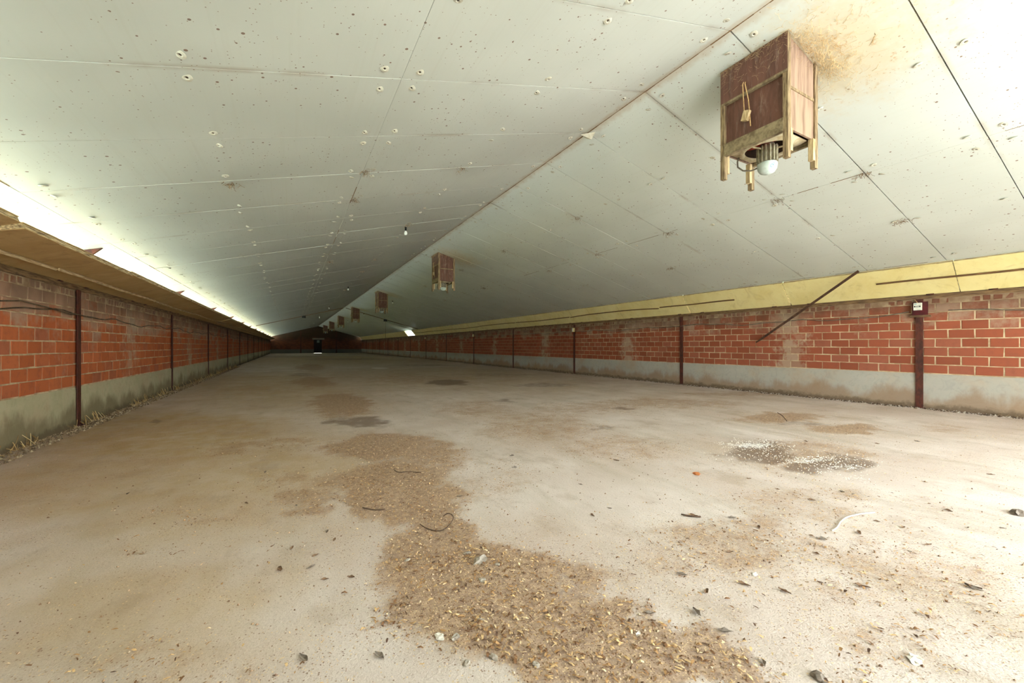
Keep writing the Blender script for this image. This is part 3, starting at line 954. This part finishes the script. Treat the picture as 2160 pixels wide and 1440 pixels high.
# ------------------------------------------------------------------ exhaust fan shafts
FX0, FX1, FLEN = 4.0, 4.53, .65       # box in x, length in y
FZ = 2.03 + 1.11 - 1.0 + 1.0           # underside of the shaft
def fan_shaft():
    # origin at the middle of the underside
    hx, hy = (FX1 - FX0) / 2, FLEN / 2
    xm = (FX0 + FX1) / 2
    zt = lambda x: zc(xm + x) - FZ - .003
    t = empty('exhaust_fan', (xm, 2.0 + hy, FZ), 'x', 'exhaust fan', 'wooden exhaust fan shafts along the ridge')
    w = .018; low = -.0
    def wall_x(x0, x1, y0, y1, z0, name, mat, z1=None):
        b = MB()
        if z1 is None:
            vs = [(x0, y0, z0), (x1, y0, z0), (x1, y1, z0), (x0, y1, z0), (x0, y0, zt(x0)), (x1, y0, zt(x1)), (x1, y1, zt(x1)), (x0, y1, zt(x0))]
        else:
            vs = [(x0, y0, z0), (x1, y0, z0), (x1, y1, z0), (x0, y1, z0), (x0, y0, z1), (x1, y0, z1), (x1, y1, z1), (x0, y1, z1)]
        b.quadmesh(vs, [(0, 3, 2, 1), (4, 5, 6, 7), (0, 1, 5, 4), (1, 2, 6, 5), (2, 3, 7, 6), (3, 0, 4, 7)])
        return b.obj(name, mat, parent=t)
    zs = .52                                    # seam between lower and upper board
    for s in (-1, 1):
        # long sides: recessed lower board, upper board set proud, rail at the foot
        xa, xb = sorted((s * (hx - .03), s * (hx - .03 - w)))
        wall_x(xa, xb, -hy + .03, hy - .03, .0, 'side_panel', M_PLY)
        xa, xb = sorted((s * (hx + .008), s * (hx - .03)))
        wall_x(xa, xb, -hy + .0, hy - .0, zs, 'upper_board', M_PLY)
        xa, xb = sorted((s * (hx + .012), s * (hx - .0295)))
        wall_x(xa, xb, -hy + .035, hy - .035, -.04, 'foot_rail', M_RAIL, .085)
        xa, xb = sorted((s * (hx + .010), s * (hx - .028)))
        wall_x(xa, xb, -hy + .002, hy - .002, zs - .022, 'seam_strip', M_RAIL, zs)
        # short ends
        ya, yb = sorted((s * (hy - .012), s * (hy - .012 - w)))
        wall_x(-hx + .035, hx - .035, ya, yb, -.01, 'end_panel', M_PLY2)
        ya, yb = sorted((s * (hy - .004), s * (hy - .012)))
        wall_x(-hx + .05, hx - .05, ya, yb, .36, 'cross_strip', M_FWOOD, .385)
    for sx in (-1, 1):
        for sy in (-1, 1):
            x0, x1 = sorted((sx * (hx + .005), sx * (hx - .045)))
            y0, y1 = sorted((sy * (hy + .005), sy * (hy - .040)))
            lg = random.uniform(-.30, -.265)
            b = MB()
            vs = [(x0, y0, lg), (x1, y0, lg), (x1, y1, lg), (x0, y1, lg), (x0, y0, zt(x0)), (x1, y0, zt(x1)), (x1, y1, zt(x1)), (x0, y1, zt(x0))]
            b.quadmesh(vs, [(0, 3, 2, 1), (4, 5, 6, 7), (0, 1, 5, 4), (1, 2, 6, 5), (2, 3, 7, 6), (3, 0, 4, 7)])
            b.obj('leg', M_FWOOD, parent=t)
            x0, x1 = sorted((sx * (hx - .046), sx * (hx - .082)))
            MB().box((x0, y0, lg + .07), (x1, y1, -.012)).obj('leg_block', M_FWOOD2, parent=t)
    # square orifice plate with bell mouth
    b = MB(); n = 32; ro, rm, ri = .245, .225, .205
    outer = []
    for k in range(n):
        a = 2 * math.pi * k / n
        c, s_ = math.cos(a), math.sin(a)
        m_ = max(abs(c) / (hx - .05), abs(s_) / (hy - .05))
        outer.append((c / m_, s_ / m_, -.012))
    vs = outer + [(ro * math.cos(2 * math.pi * k / n) * .97, ro * math.sin(2 * math.pi * k / n), -.016) for k in range(n)]
    for r_, z in ((rm, -.045), (ri, -.03), (ri - .004, -.018)):
        vs += [(r_ * .97 * math.cos(2 * math.pi * k / n), r_ * math.sin(2 * math.pi * k / n), z) for k in range(n)]
    fs = []
    for j in range(4):
        for k in range(n):
            fs.append((j * n + k, j * n + (k + 1) % n, (j + 1) * n + (k + 1) % n, (j + 1) * n + k))
    b.quadmesh(vs, fs); b.obj('bell_mouth', M_RING, parent=t, smooth=True)
    MB().lathe([(.200, -.02), (.197, .11), (0, .112)], 28, Matrix.Diagonal((.97, 1, 1, 1))).obj('throat', simple('shaded_throat', lin(74, 54, 42), lin(48, 36, 30), rough=.9), parent=t, smooth=True)  # dark tube and cap: the shaft mouth's shade put into the colour
    # blades
    for k in range(4):
        a = math.pi / 2 * k + .5
        Mx = Matrix.Rotation(a, 4, 'Z') @ Matrix.Translation((0, 0, .05)) @ Matrix.Rotation(R(28), 4, 'X')
        MB().box((.045, -.05, -.003), (.185, .05, .003), Mx).obj('blade', M_BLADE, parent=t)
    b = MB(); b.lathe([(0, .075), (.045, .07), (.05, .02), (.0, .02)], 16); b.obj('hub', M_DARK, parent=t, smooth=True)
    # motor hanging under the mouth
    mo = MB(); nf = 16
    mo.lathe([(0, .03), (.06, .03), (.072, -.01), (.075, -.17), (0, -.17)], 20)
    mo = mo.obj('motor', M_MOTOR, parent=t, smooth=True)
    for k in range(nf):
        Mx = Matrix.Rotation(2 * math.pi * k / nf, 4, 'Z')
        MB().box((.068, -.0045, -.165), (.096, .0045, -.005), Mx).obj('fin', M_MOTOR, parent=mo)
    cp = MB().lathe([(.088, -.17), (.092, -.185), (.086, -.225), (.066, -.258), (.034, -.276), (0, -.28)], 20).obj('end_cap', M_CAP, parent=mo, smooth=True)
    Mx = Matrix.Rotation(R(-125), 4, 'Z') @ Matrix.Translation((.0865, 0, -.225)) @ Matrix.Rotation(R(25), 4, 'Y')
    mk = MB()
    for k in range(14):
        a0_, a1_ = k * .4, (k + 1) * .4
        p = [(0.0015, .014 * math.cos(q) * rr, .016 * math.sin(q) * rr) for q, rr in ((a0_, 1), (a1_, 1), (a1_, .72), (a0_, .72))]
        mk.quadmesh([Mx @ Vector(v) for v in p], [(0, 1, 2, 3)])
    mk.quadmesh([Mx @ Vector(v) for v in ((.0015, .012, .0), (.0015, .016, .0), (.0015, .016, .035), (.0015, .012, .035))], [(0, 1, 2, 3)])
    mk.obj('blue_mark', M_BLUE, parent=mo)
    for k in range(3):
        a = 2 * math.pi * k / 3 + .9
        MB().tube([(.05 * math.cos(a), .05 * math.sin(a), -.03), (.215 * math.cos(a), .225 * math.sin(a), -.035)], .009, 6).obj('support_arm', M_RAIL, parent=t)
    pts = [(-.03, .06, -.19), (-.06, .13, -.205), (-.10, .19, -.19), (-.12, .235, -.14), (-.10, .25, -.07), (-.06, .26, -.02)]
    MB().tube(pts, .008, 6).obj('motor_cable', M_CABLE, parent=t)
    # cord with wooden toggle on the room side
    xo = -hx - .03
    tb = MB()
    tb.tube([(-hx - .01, .08, .62), (xo - .01, .07, .585), (xo, .06, .30)], .005, 5)
    tb.tube([(-hx - .012, .06, .61), (xo - .012, .045, .575), (xo - .005, .015, .40), (xo, .01, .31), (xo + .005, .0, .14)], .005, 5)
    tb.obj('pull_cord', M_STRING, parent=t)
    MB().box((-.018, -.03, -.05), (.018, .03, .045), Matrix.Translation((xo - .012, .035, .255)) @ Matrix.Rotation(R(18), 4, 'X')).obj('toggle', M_FWOOD2, parent=t)
    MB().box((-.02, -.02, -.03), (.012, .02, .03), Matrix.Translation((hx + .025, -.1, .12)) @ Matrix.Rotation(R(40), 4, 'Y')).obj('toggle', M_ORANGE, parent=t)
    MB().tube([(hx + .01, -.1, .5), (hx + .025, -.1, .15)], .003, 4).obj('pull_cord', M_STRING, parent=t)
    # cobweb and straw round the top edge
    b = MB(); r = random.Random(3)
    for k in range(420):
        side = r.random()
        if side < .5: px_, py_ = -hx - .012, r.uniform(-hy, hy)
        elif side < .8: px_, py_ = r.uniform(-hx, hx), -hy - .01
        else: px_, py_ = hx + .012, r.uniform(-hy, hy)
        z_ = zt(px_) - r.random() ** 4 * (.26 if side < .5 else .14) - .002
        p = Vector((px_, py_, z_)); pts = [p]
        dv = Vector((r.uniform(-.4, .2) if side < .5 else r.uniform(-1, 1), r.uniform(-1, 1), r.uniform(-.9, .1))).normalized()
        for q in range(4):
            dv = (dv + Vector((r.uniform(-.7, .4), r.uniform(-.7, .7), r.uniform(-.7, .5)))).normalized()
            p = p + dv * r.uniform(.008, .026)
            p.z = min(p.z, zt(p.x) - .002)
            if side < .5: p.x = min(p.x, -hx - .01)
            pts.append(p.copy())
        b.tube(pts, r.uniform(.0004, .0009), 3, False)
    tag(b.obj('cobweb', M_WEB, parent=t), kind='stuff')
    return t
fan = fan_shaft()
FAN_LAB = ['large maroon wooden exhaust fan shaft nearest the camera, with grey motor below', 'second wooden exhaust fan shaft along the ridge, with a toggle hanging on its left']
for k in range(7):
    o = fan if k == 0 else copy_tree(fan)
    o.location = (o.location.x, 2.0 + FLEN / 2 + 9.95 * k, o.location.z)
    if k:
        for ch in o.children:
            if ch.name.startswith('end_panel'):
                ch.material_slots[0].link = 'OBJECT'; ch.material_slots[0].material = M_PLY
    o['label'] = FAN_LAB[k] if k < 2 else 'small distant wooden exhaust fan shaft, %s along the ridge' % ORD[k]

# straw tangle on the ceiling round the nearest shaft
b = MB(); r = random.Random(5)
for k in range(620):
    a = r.uniform(0, 2 * math.pi); d_ = abs(r.gauss(0, .20)) + .03
    x = 4.42 + .32 * r.uniform(-1, 1) + d_ * math.cos(a); y = 1.90 + d_ * math.sin(a) * .8
    if FX0 - .02 < x < FX1 + .03 and 1.985 < y < 2.68: continue
    p = Vector((x, y, zc(x) - .003)); pts = [p]; h = r.uniform(0, 6.28); lift = max(0, .05 - d_ * .12)
    for q in range(4):
        h += r.uniform(-.9, .9); st_ = r.uniform(.008, .028)
        p = p + Vector((math.cos(h) * st_, math.sin(h) * st_, 0)); p.z = zc(p.x) - .003 - lift * r.random()
        if FX0 - .02 < p.x < FX1 + .03 and p.y > 1.985: p.y = 1.98
        pts.append(p.copy())
    b.tube(pts, r.uniform(.0006, .0016), 3, False)
tag(b.obj('straw_tangle', simple('pale_straw', lin(226, 202, 158), lin(196, 164, 116), rough=.95, bump=0)), 'tangle of tan straw and cobweb on the ceiling around the nearest fan shaft', 'straw', kind='stuff')

# ------------------------------------------------------------------ bulbs and boxes on the ceiling
b = MB(); b.lathe([(.022, .10), (.024, .03), (.018, .02)], 12); me_soc = b.mesh('socket', M_BLACK)
b = MB(); b.lathe([(.014, .03), (.016, .015), (.03, -.012), (.034, -.035), (.028, -.06), (.012, -.072), (0, -.074)], 14); me_bul = b.mesh('globe', M_BULB, smooth=True)
me_arm = MB().tube([(0, 0, .09), (-.05, .02, .125), (-.10, .03, .16)], .006, 5).mesh('lead', M_CABLE_D)
def bulb(x, y, label):
    t = empty('light_bulb', (x, y, zc(x) - .12), label, 'light bulb', 'bare bulbs under the ceiling')
    link('socket', me_soc, t); link('globe', me_bul, t); link('lead', me_arm, t)
for k in range(6):
    bulb(2.19, 8.75 + 10.0 * k, 'bare white bulb under the left ceiling slope, %s from the camera' % ORD[k])
for k in range(4):
    bulb(5.1, 23.4 + 10.3 * k, 'bare white bulb under the right ceiling slope, %s beyond the fan row' % ORD[k])
for x, w in ((.84, 'left'), (6.73, 'right')):
    t = empty('junction_box', (x, 33.5, zc(x) - .13), 'black junction box on the %s ceiling slope halfway down the barn' % w, 'junction box')
    MB().box((-.13, -.06, -.06), (.13, .06, .13)).obj('housing', M_BLACK, parent=t)
    MB().box((-.10, -.07, -.04), (.10, -.0602, .09)).obj('cover', M_BLACK, parent=t)
for side, w in ((-1, 'left'), (1, 'right')):
    b = MB(); x0, x1 = sorted((XM + side * .1, XM + side * 5.8))
    b.prism([(x0, zc(x0) - .002), (x1, zc(x1) - .002), (x1, zc(x1) - .035), (x0, zc(x0) - .035)], 'y', 33.62, 33.70)
    tag(b.obj('ceiling_batten', M_BATTEN), 'dark strip crossing the %s ceiling slope at the junction box' % w, 'strip')
tag(MB().tube([(6.73, 33.4, zc(6.73) - .15), (6.74, 33.4, 2.4), (6.72, 33.4, 1.45)], .008, 5).obj('hanging_cord', M_CABLE), 'thin cord hanging from the right junction box', 'cord')

# cobweb tufts under the ceiling
b = MB(); r = random.Random(11)
tufts = [(-.6, 5.55), (.84, 5.4), (2.2, 5.5), (.85, 6.5), (2.2, 8.6), (2.2, 12.5), (.9, 11.7), (6.5, 3.4), (6.5, 2.35), (5.1, 6.5), (6.5, 5.4), (5.1, 9.7), (6.6, 9.7), (5.1, 12.8), (7.9, 2.4), (2.2, 14.7),
         (6.5, 7.5), (7.9, 6.5), (5.1, 17), (6.5, 14), (6.5, 18.5), (2.2, 20)]
for (x, y) in tufts:
    for k in range(26):
        p = Vector((x + r.gauss(0, .035), y + r.gauss(0, .05), zc(x) - .004)); p.z = zc(p.x) - .004; pts = [p]
        dv = Vector((r.uniform(-1, 1), r.uniform(-1, 1), r.uniform(-.9, .0))).normalized()
        for q in range(4):
            dv = (dv + Vector((r.uniform(-.6, .6), r.uniform(-.6, .6), r.uniform(-.6, .3)))).normalized()
            p = p + dv * r.uniform(.008, .022); p.z = min(p.z, zc(p.x) - .003); pts.append(p.copy())
        b.tube(pts, r.uniform(.001, .0025), 3, False)
tag(b.obj('cobwebs', M_DUST), 'dusty brown cobweb tufts clinging to the ceiling joints', 'cobweb', kind='stuff')

# ------------------------------------------------------------------ litter on the floor
def scatter():
    V, F, C = [], [], []
    pal = np.array([lin(176, 136, 92)[:3], lin(214, 178, 128)[:3], lin(236, 208, 164)[:3], lin(132, 96, 66)[:3], lin(160, 132, 104)[:3], lin(98, 74, 58)[:3]])
    def add(n, box, dens, size, bias):
        x = rng.uniform(box[0], box[1], n); y = rng.uniform(box[2], box[3], n)
        d = dens(x, y); keep = rng.random(n) < d
        x, y = x[keep], y[keep]; m = len(x)
        a = rng.uniform(0, 2 * np.pi, m); L = rng.uniform(*size, m) * .5; W = L * rng.uniform(.18, .5, m)
        z = (N3.fbm(x * .8, y * .8) - .5) * .012 - .006 + .003
        lift = rng.uniform(.0, .5, m) * L
        ca, sa = np.cos(a), np.sin(a)
        ci = rng.choice(len(pal), m, p=bias)
        col = pal[ci] * rng.uniform(.8, 1.15, (m, 1))
        base = len(V)
        rows = []
        for t, wf, zz in ((-1, .6, 0.0), (0, 1.0, 1.0), (1, .6, .25)):
            for s in (-1, 1):
                px = x + ca * L * t - sa * W * wf * s
                py = y + sa * L * t + ca * W * wf * s
                pz = z + .004 + lift * zz + s * W * .35 * rng.uniform(-1, 1, m)
                rows.append(np.stack([px, py, pz], -1))
        P = np.stack(rows, 1)                     # m,6,3
        return P, col
    chunks = []
    lf = lambda x, y: field(LITTER, x, y)
    near = lambda x, y: np.clip(1.5 / np.maximum(x * math.sin(YAW) + y * math.cos(YAW), .8), .12, 1)
    chunks.append(add(330000, (-1.6, 7.0, .3, 7.5), lambda x, y: np.clip(lf(x, y) ** 1.6 * .8 * near(x, y), 0, 1) * N2.fbm(x * 6, y * 6, 3) * 1.5, (.006, .026), [.34, .2, .07, .27, .06, .06]))
    chunks.append(add(190000, (-2.4, 9.7, .3, 9.0), lambda x, y: (.06 + .42 * np.clip(x / 6, 0, 1)) * near(x, y) * np.clip(N1.fbm(x * 2, y * 2) * 2.2 - .5, .1, 1), (.005, .020), [.26, .28, .18, .14, .08, .06]))
    me = bpy.data.meshes.new('wood_shavings')
    P = np.concatenate([c[0] for c in chunks]); col = np.concatenate([c[1] for c in chunks])
    m = len(P)
    i0 = (np.arange(m) * 6)[:, None]
    Fq = np.concatenate([i0 + np.array([[0, 1, 3, 2]]), i0 + np.array([[2, 3, 5, 4]])], 0)
    me.from_pydata(P.reshape(-1, 3).tolist(), [], Fq.tolist())
    at = me.attributes.new('tint', 'FLOAT_COLOR', 'POINT')
    cc = np.concatenate([np.repeat(col, 6, axis=0), np.ones((m * 6, 1))], 1).astype(np.float32)
    at.data.foreach_set('color', cc.ravel())
    me.materials.append(M_SHAVE)
    tag(link('wood_shavings', me), 'tan wood shavings strewn over the concrete floor', 'wood shavings', kind='stuff')
    # white feed grains on the dark oval
    n = 9000
    c0 = floor_pt(1680, 965)
    x = rng.normal(c0[0], .75, n); y = rng.normal(c0[1], .75, n)
    k = rng.random(n) < np.clip(field(WHITE, x, y, .2) * 1.1 + field(DARK, x, y, .2) * .3, 0, 1)
    x, y = x[k], y[k]
    b = MB()
    for a, c in zip(x, y):
        s = random.uniform(.0025, .007); an = random.random() * 6
        M_ = Matrix.Translation((a, c, .004)) @ Matrix.Rotation(an, 4, 'Z')
        b.quadmesh([M_ @ Vector(v) for v in ((-s, -s * .6, 0), (s, -s * .6, 0), (s * .8, s * .6, 0), (-s, s * .7, 0), (0, 0, s * .9))], [(0, 1, 4), (1, 2, 4), (2, 3, 4), (3, 0, 4)])
    tag(b.obj('white_flakes', M_CHIP), 'white flakes scattered over the dark damp patch', 'flakes', kind='stuff')
scatter()

def crumbs():
    n = 260000
    x = rng.uniform(-1.8, 7.5, n); y = rng.uniform(.3, 6.5, n)
    dep = np.maximum(x * math.sin(YAW) + y * math.cos(YAW), .8)
    d = (np.clip(field(LITTER, x, y) * 1.2 - .25, 0, 1) ** 1.3 * .5 + .008) * np.clip(1.6 / dep, .1, 1)
    k = rng.random(n) < d
    x, y = x[k], y[k]; m = len(x)
    z = (N3.fbm(x * .8, y * .8) - .5) * .012 - .004
    s_ = rng.uniform(.0025, .0085, m); a = rng.uniform(0, 6.28, m)
    pal = np.array([lin(158, 128, 100)[:3], lin(184, 154, 122)[:3], lin(132, 104, 82)[:3], lin(206, 182, 152)[:3]])
    col = pal[rng.choice(4, m, p=[.36, .32, .2, .12])] * rng.uniform(.85, 1.12, (m, 1))
    P = np.zeros((m, 5, 3))
    for q in range(4):
        f = rng.uniform(.6, 1.2, m)
        P[:, q, 0] = x + np.cos(a + q * 1.571) * s_ * f; P[:, q, 1] = y + np.sin(a + q * 1.571) * s_ * f; P[:, q, 2] = z
    P[:, 4, 0] = x + rng.uniform(-.3, .3, m) * s_; P[:, 4, 1] = y + rng.uniform(-.3, .3, m) * s_; P[:, 4, 2] = z + s_ * rng.uniform(.4, .8, m) + .002
    i0 = (np.arange(m) * 5)[:, None]
    Fq = np.concatenate([i0 + np.array([[q, (q + 1) % 4, 4]]) for q in range(4)], 0)
    me = bpy.data.meshes.new('litter_crumbs')
    me.from_pydata(P.reshape(-1, 3).tolist(), [], Fq.tolist())
    at = me.attributes.new('tint', 'FLOAT_COLOR', 'POINT')
    at.data.foreach_set('color', np.concatenate([np.repeat(col, 5, axis=0), np.ones((m * 5, 1))], 1).astype(np.float32).ravel())
    me.materials.append(M_SHAVE)
    tag(link('litter_crumbs', me), 'brown crumbs of old litter heaped on the floor', 'litter', kind='stuff')
crumbs()

# dirt and straw along the wall feet
def foot(xf, sgn, ya, yb, n, name, label, cols, hmax):
    b = MB(); r = random.Random(int(ya * 10) + n)
    for i in range(n):
        y = r.uniform(ya, yb)
        q = r.random() ** 2
        cl = float(np.clip(N1.fbm(np.array([y * 2.3]), np.array([3.0]))[0] * 3 - 1, 0, 1))
        x = xf + sgn * (.02 + q * .22)
        if r.random() < cl * .16:      # stalk leaning on the wall
            L = r.uniform(.02, 1) ** 2 * hmax
            p = Vector((xf + sgn * r.uniform(.03, .10), y, .002))
            e_ = Vector((xf + sgn * r.uniform(.022, .05), y + r.uniform(-.12, .12), L))
            b.tube([p, p.lerp(e_, .5) + Vector((sgn * .006, r.uniform(-.01, .01), 0)), e_], r.uniform(.0018, .004), 3, False)
            b.c += [r.choice(cols[0])] * (3 * 3)
        else:
            s = r.uniform(.004, .018)
            M_ = Matrix.Translation((x, y, s * .2)) @ Matrix.Rotation(r.random() * 6, 4, 'Z')
            v = [(-s, -s * .7, -s * .3), (s, -s * .5, -s * .3), (s * .7, s * .8, -s * .3), (-s * .8, s * .6, -s * .3), (r.uniform(-.3, .3) * s, 0, s * r.uniform(.5, 1.1))]
            b.quadmesh([M_ @ Vector(p) for p in v], [(0, 1, 4), (1, 2, 4), (2, 3, 4), (3, 0, 4)], r.choice(cols[1]))
    tag(b.obj(name, M_SHAVE), label, 'debris', kind='stuff')
ST = [lin(216, 190, 136), lin(188, 156, 104), lin(150, 118, 76)]
DT = [lin(132, 110, 84), lin(152, 128, 98), lin(106, 88, 68), lin(188, 168, 136)]
foot(XL, 1, 4.5, 26, 8500, 'straw_debris', 'straw stalks and crumbled dirt along the foot of the left wall', (ST, DT), .15)
foot(XR, -1, 1.0, 24, 6500, 'dirt_debris', 'dark crumbled dirt along the foot of the right wall', (DT, [lin(96, 78, 62), lin(80, 64, 52), lin(126, 104, 84), lin(196, 184, 168)]), .07)

# single pieces lying on the floor
def leaf_mesh(seed, mat, L=.05):
    r = random.Random(seed); b = MB()
    n = 5; vs = []
    for i in range(n):
        t = i / (n - 1) * 2 - 1
        w = (1 - t * t) * r.uniform(.25, .65) + .06
        for s in (-1, 0, 1):
            vs.append((t * L, s * w * L * .7, .004 + abs(s) * w * L * r.uniform(.2, .8) + (t * t) * L * r.uniform(.05, .3)))
    m_ = len(vs)
    vs += [(x, y, z + .0015) for x, y, z in vs]
    fs = []
    for i in range(n - 1):
        for k in range(2):
            a = i * 3 + k
            fs.append((a, a + 1, a + 4, a + 3)); fs.append((a + m_, a + 3 + m_, a + 4 + m_, a + 1 + m_))
    b.quadmesh(vs, fs)
    return b.mesh('leaf', mat)
def lump_mesh(seed, mat, s=.03, flat=.5):
    r = random.Random(seed)
    bm = bmesh.new(); bmesh.ops.create_icosphere(bm, subdivisions=2, radius=s)
    for v in bm.verts:
        f = 1 + r.uniform(-.4, .4)
        v.co = Vector((v.co.x * f * 1.3, v.co.y * f * .9, max(v.co.z * f * flat, -s * .15)))
        v.co.z += s * .13
    me = bpy.data.meshes.new('lump'); bm.to_mesh(me); bm.free(); me.materials.append(mat)
    return me
LEAVES = [leaf_mesh(i, M_LEAF) for i in range(4)] + [leaf_mesh(9 + i, M_LEAF_G) for i in range(3)]
LUMPS = [lump_mesh(i, M_STONE, .02) for i in range(3)]
CHIPS = [lump_mesh(20 + i, M_CHIP, .022, .35) for i in range(3)]
def fz(x, y):
    x = np.array([x]); y = np.array([y])
    return float(((N3.fbm(x * .8, y * .8) - .5) * .012 - .006 + np.clip(field(LITTER, x, y) - .25, 0, 1) * .010 * N1.fbm(x * 9, y * 9, 3))[0])
def put(name, me, px, py, label, cat, group=None, s=1.0, rot=None):
    x, y = floor_pt(px, py)
    o = link(name, me, None, (x, y, fz(x, y)))
    o.rotation_euler = (0, 0, random.random() * 6.28 if rot is None else rot)
    o.scale = (s, s, s)
    return tag(o, label, cat, group)
leafspots = [(2135, 1083), (2115, 1112), (2042, 1110), (1958, 1147), (1918, 1160), (1712, 1053), (1733, 1135), (1540, 1162), (1462, 1085), (1570, 1230), (1820, 1235), (1655, 1245),
             (1730, 1225), (1490, 1245), (1440, 1210), (1722, 1165), (2055, 1240), (1905, 1110), (1850, 1097), (1812, 1122), (1600, 1110), (1545, 1090), (1375, 1305), (1260, 1300),
             (590, 1200), (655, 1195), (685, 1220), (740, 1215), (690, 1120), (615, 1155), (575, 1150), (665, 1170), (705, 1137), (1250, 1085), (1285, 1070), (970, 1045), (1225, 1020), (1580, 1008),
             (1640, 1030), (1775, 1035), (1800, 1040), (1950, 1015), (2050, 1030), (2090, 1000), (1935, 930), (1850, 935), (1700, 930), (1610, 1395), (1370, 1290), (560, 995), (520, 1060), (270, 1040),
             (740, 840), (640, 985), (625, 1065), (1080, 960), (1085, 985), (1300, 970), (1960, 1060), (2000, 1075), (1470, 1290), (1530, 1330), (640, 1385), (800, 1380)]
MARKS = [((1790, 1095), 'the white cord'), ((920, 1108), 'the bent wire loop'), ((1680, 965), 'the white flakes on the damp patch'), ((1928, 1388), 'the largest plaster chip'),
         ((2148, 1082), 'the rough lump at the right edge'), ((1592, 1207), 'the narrow plaster chip'), ((1470, 998), 'the orange shard'), ((760, 890), 'the dark stain at mid floor'),
         ((1730, 1428), 'the stone at the bottom edge'), ((928, 1340), 'the pale chip at the litter edge'), ((650, 1180), 'the bare pale floor left of the brown litter')]
near_of = {}
for px, py in leafspots:
    m_ = min(MARKS, key=lambda q: (q[0][0] - px) ** 2 + ((q[0][1] - py) * 2.5) ** 2)
    near_of.setdefault(m_, []).append((px, py))
for (mp, mn), lst in near_of.items():
    lst.sort(key=lambda q: (q[0] - mp[0]) ** 2 + (q[1] - mp[1]) ** 2)
    for i, (px, py) in enumerate(lst):
        lab = 'dark curled dry leaf, %snearest to %s' % ('' if i == 0 else ORD[i] + ' ', mn)
        put('dry_leaf', random.choice(LEAVES), px, py, lab, 'leaf', 'dry leaves scattered on the floor', random.uniform(.25, .6))
for i, (px, py) in enumerate(sorted([(960, 1342), (1040, 1382), (985, 1395), (1130, 1398), (1050, 1190), (1018, 1223), (1015, 1305), (860, 1180), (985, 1165)], key=lambda q: -q[1])):
    put('pebble', random.choice(LUMPS), px, py, 'dusty grey pebble in the brown litter, %s counting up from the bottom edge' % ORD[i], 'pebble', 'pebbles in the brown litter', random.uniform(.4, .75))
put('plaster_chip', CHIPS[0], 1928, 1388, 'largest white plaster chip on the bright floor at lower right', 'chip', None, 1.0, .3)
put('plaster_chip', CHIPS[1], 1592, 1207, 'narrow white plaster chip amid shavings right of centre', 'chip', None, .6, .2)
put('plaster_chip', CHIPS[2], 928, 1340, 'pale plaster chip at the left edge of the brown litter patch', 'chip', None, .7)
put('plaster_chip', CHIPS[0], 1345, 1332, 'small white plaster chip beside the brown litter in front', 'chip', None, .5)
put('clay_shard', lump_mesh(40, M_ORANGE, .032, .15), 1470, 998, 'flat orange clay shard left of the dark damp patch', 'shard')
put('wood_lump', lump_mesh(41, M_LEAF_G, .036, .75), 2148, 1082, 'rough dark lump at the right picture edge casting a long shadow', 'lump', None, 1.0, .4)
put('stone', lump_mesh(43, M_LEAF_G, .022, .5), 1730, 1428, 'dark grey stone at the bottom edge of the floor', 'stone')
put('stone', lump_mesh(44, M_STONE, .03, .6), 1012, 1182, 'dark pebble at the top of the brown litter patch', 'stone')

def line_on_floor(name, pix, r, mat, label, cat, lift=()):
    pts = []
    for i, (px, py) in enumerate(pix):
        x, y = floor_pt(px, py); pts.append(Vector((x, y, fz(x, y) + r + .003 + (lift[i] if i < len(lift) else 0))))
    # smooth
    for _ in range(2):
        q = [pts[0]]
        for a, c in zip(pts[:-1], pts[1:]):
            q += [a.lerp(c, .25), a.lerp(c, .75)]
        pts = q + [pts[-1]]
    return tag(MB().tube(pts, r, 6).obj(name, mat, smooth=True), label, cat)
line_on_floor('white_cord', [(1755, 1119), (1766, 1113), (1772, 1100), (1785, 1090), (1805, 1085), (1822, 1082), (1845, 1080)], .0045, M_CHIP, 'curved piece of dirty white cord on the floor', 'cord')
line_on_floor('wire_loop', [(886, 1105), (900, 1116), (925, 1120), (940, 1118), (955, 1108), (957, 1100), (945, 1090), (935, 1088)], .003, M_TWIG, 'bent brown wire loop beside the pale round spot', 'wire', (.0, .004, .0, .01, .03, .04, .03, .0))
line_on_floor('twig', [(832, 993), (842, 998), (856, 995), (888, 997)], .0035, M_TWIG, 'thin dark twig lying on tan litter beyond the wire loop', 'twig')
line_on_floor('twig', [(765, 1071), (778, 1074), (795, 1076), (812, 1074)], .0035, M_TWIG, 'short dark twig left of the wire loop', 'twig')
line_on_floor('twig', [(1437, 1084), (1455, 1088), (1478, 1089)], .005, M_TWIG, 'thin dark twig on bare floor right of centre', 'twig')
line_on_floor('twig', [(2035, 1230), (2050, 1236), (2072, 1242)], .0035, M_TWIG, 'dark crooked twig on the bright floor at right', 'twig')
line_on_floor('twig', [(1640, 877), (1650, 880), (1660, 888)], .005, M_TWIG, 'small upright twig in the brown strip near the right wall', 'twig', (.05, .03, 0))
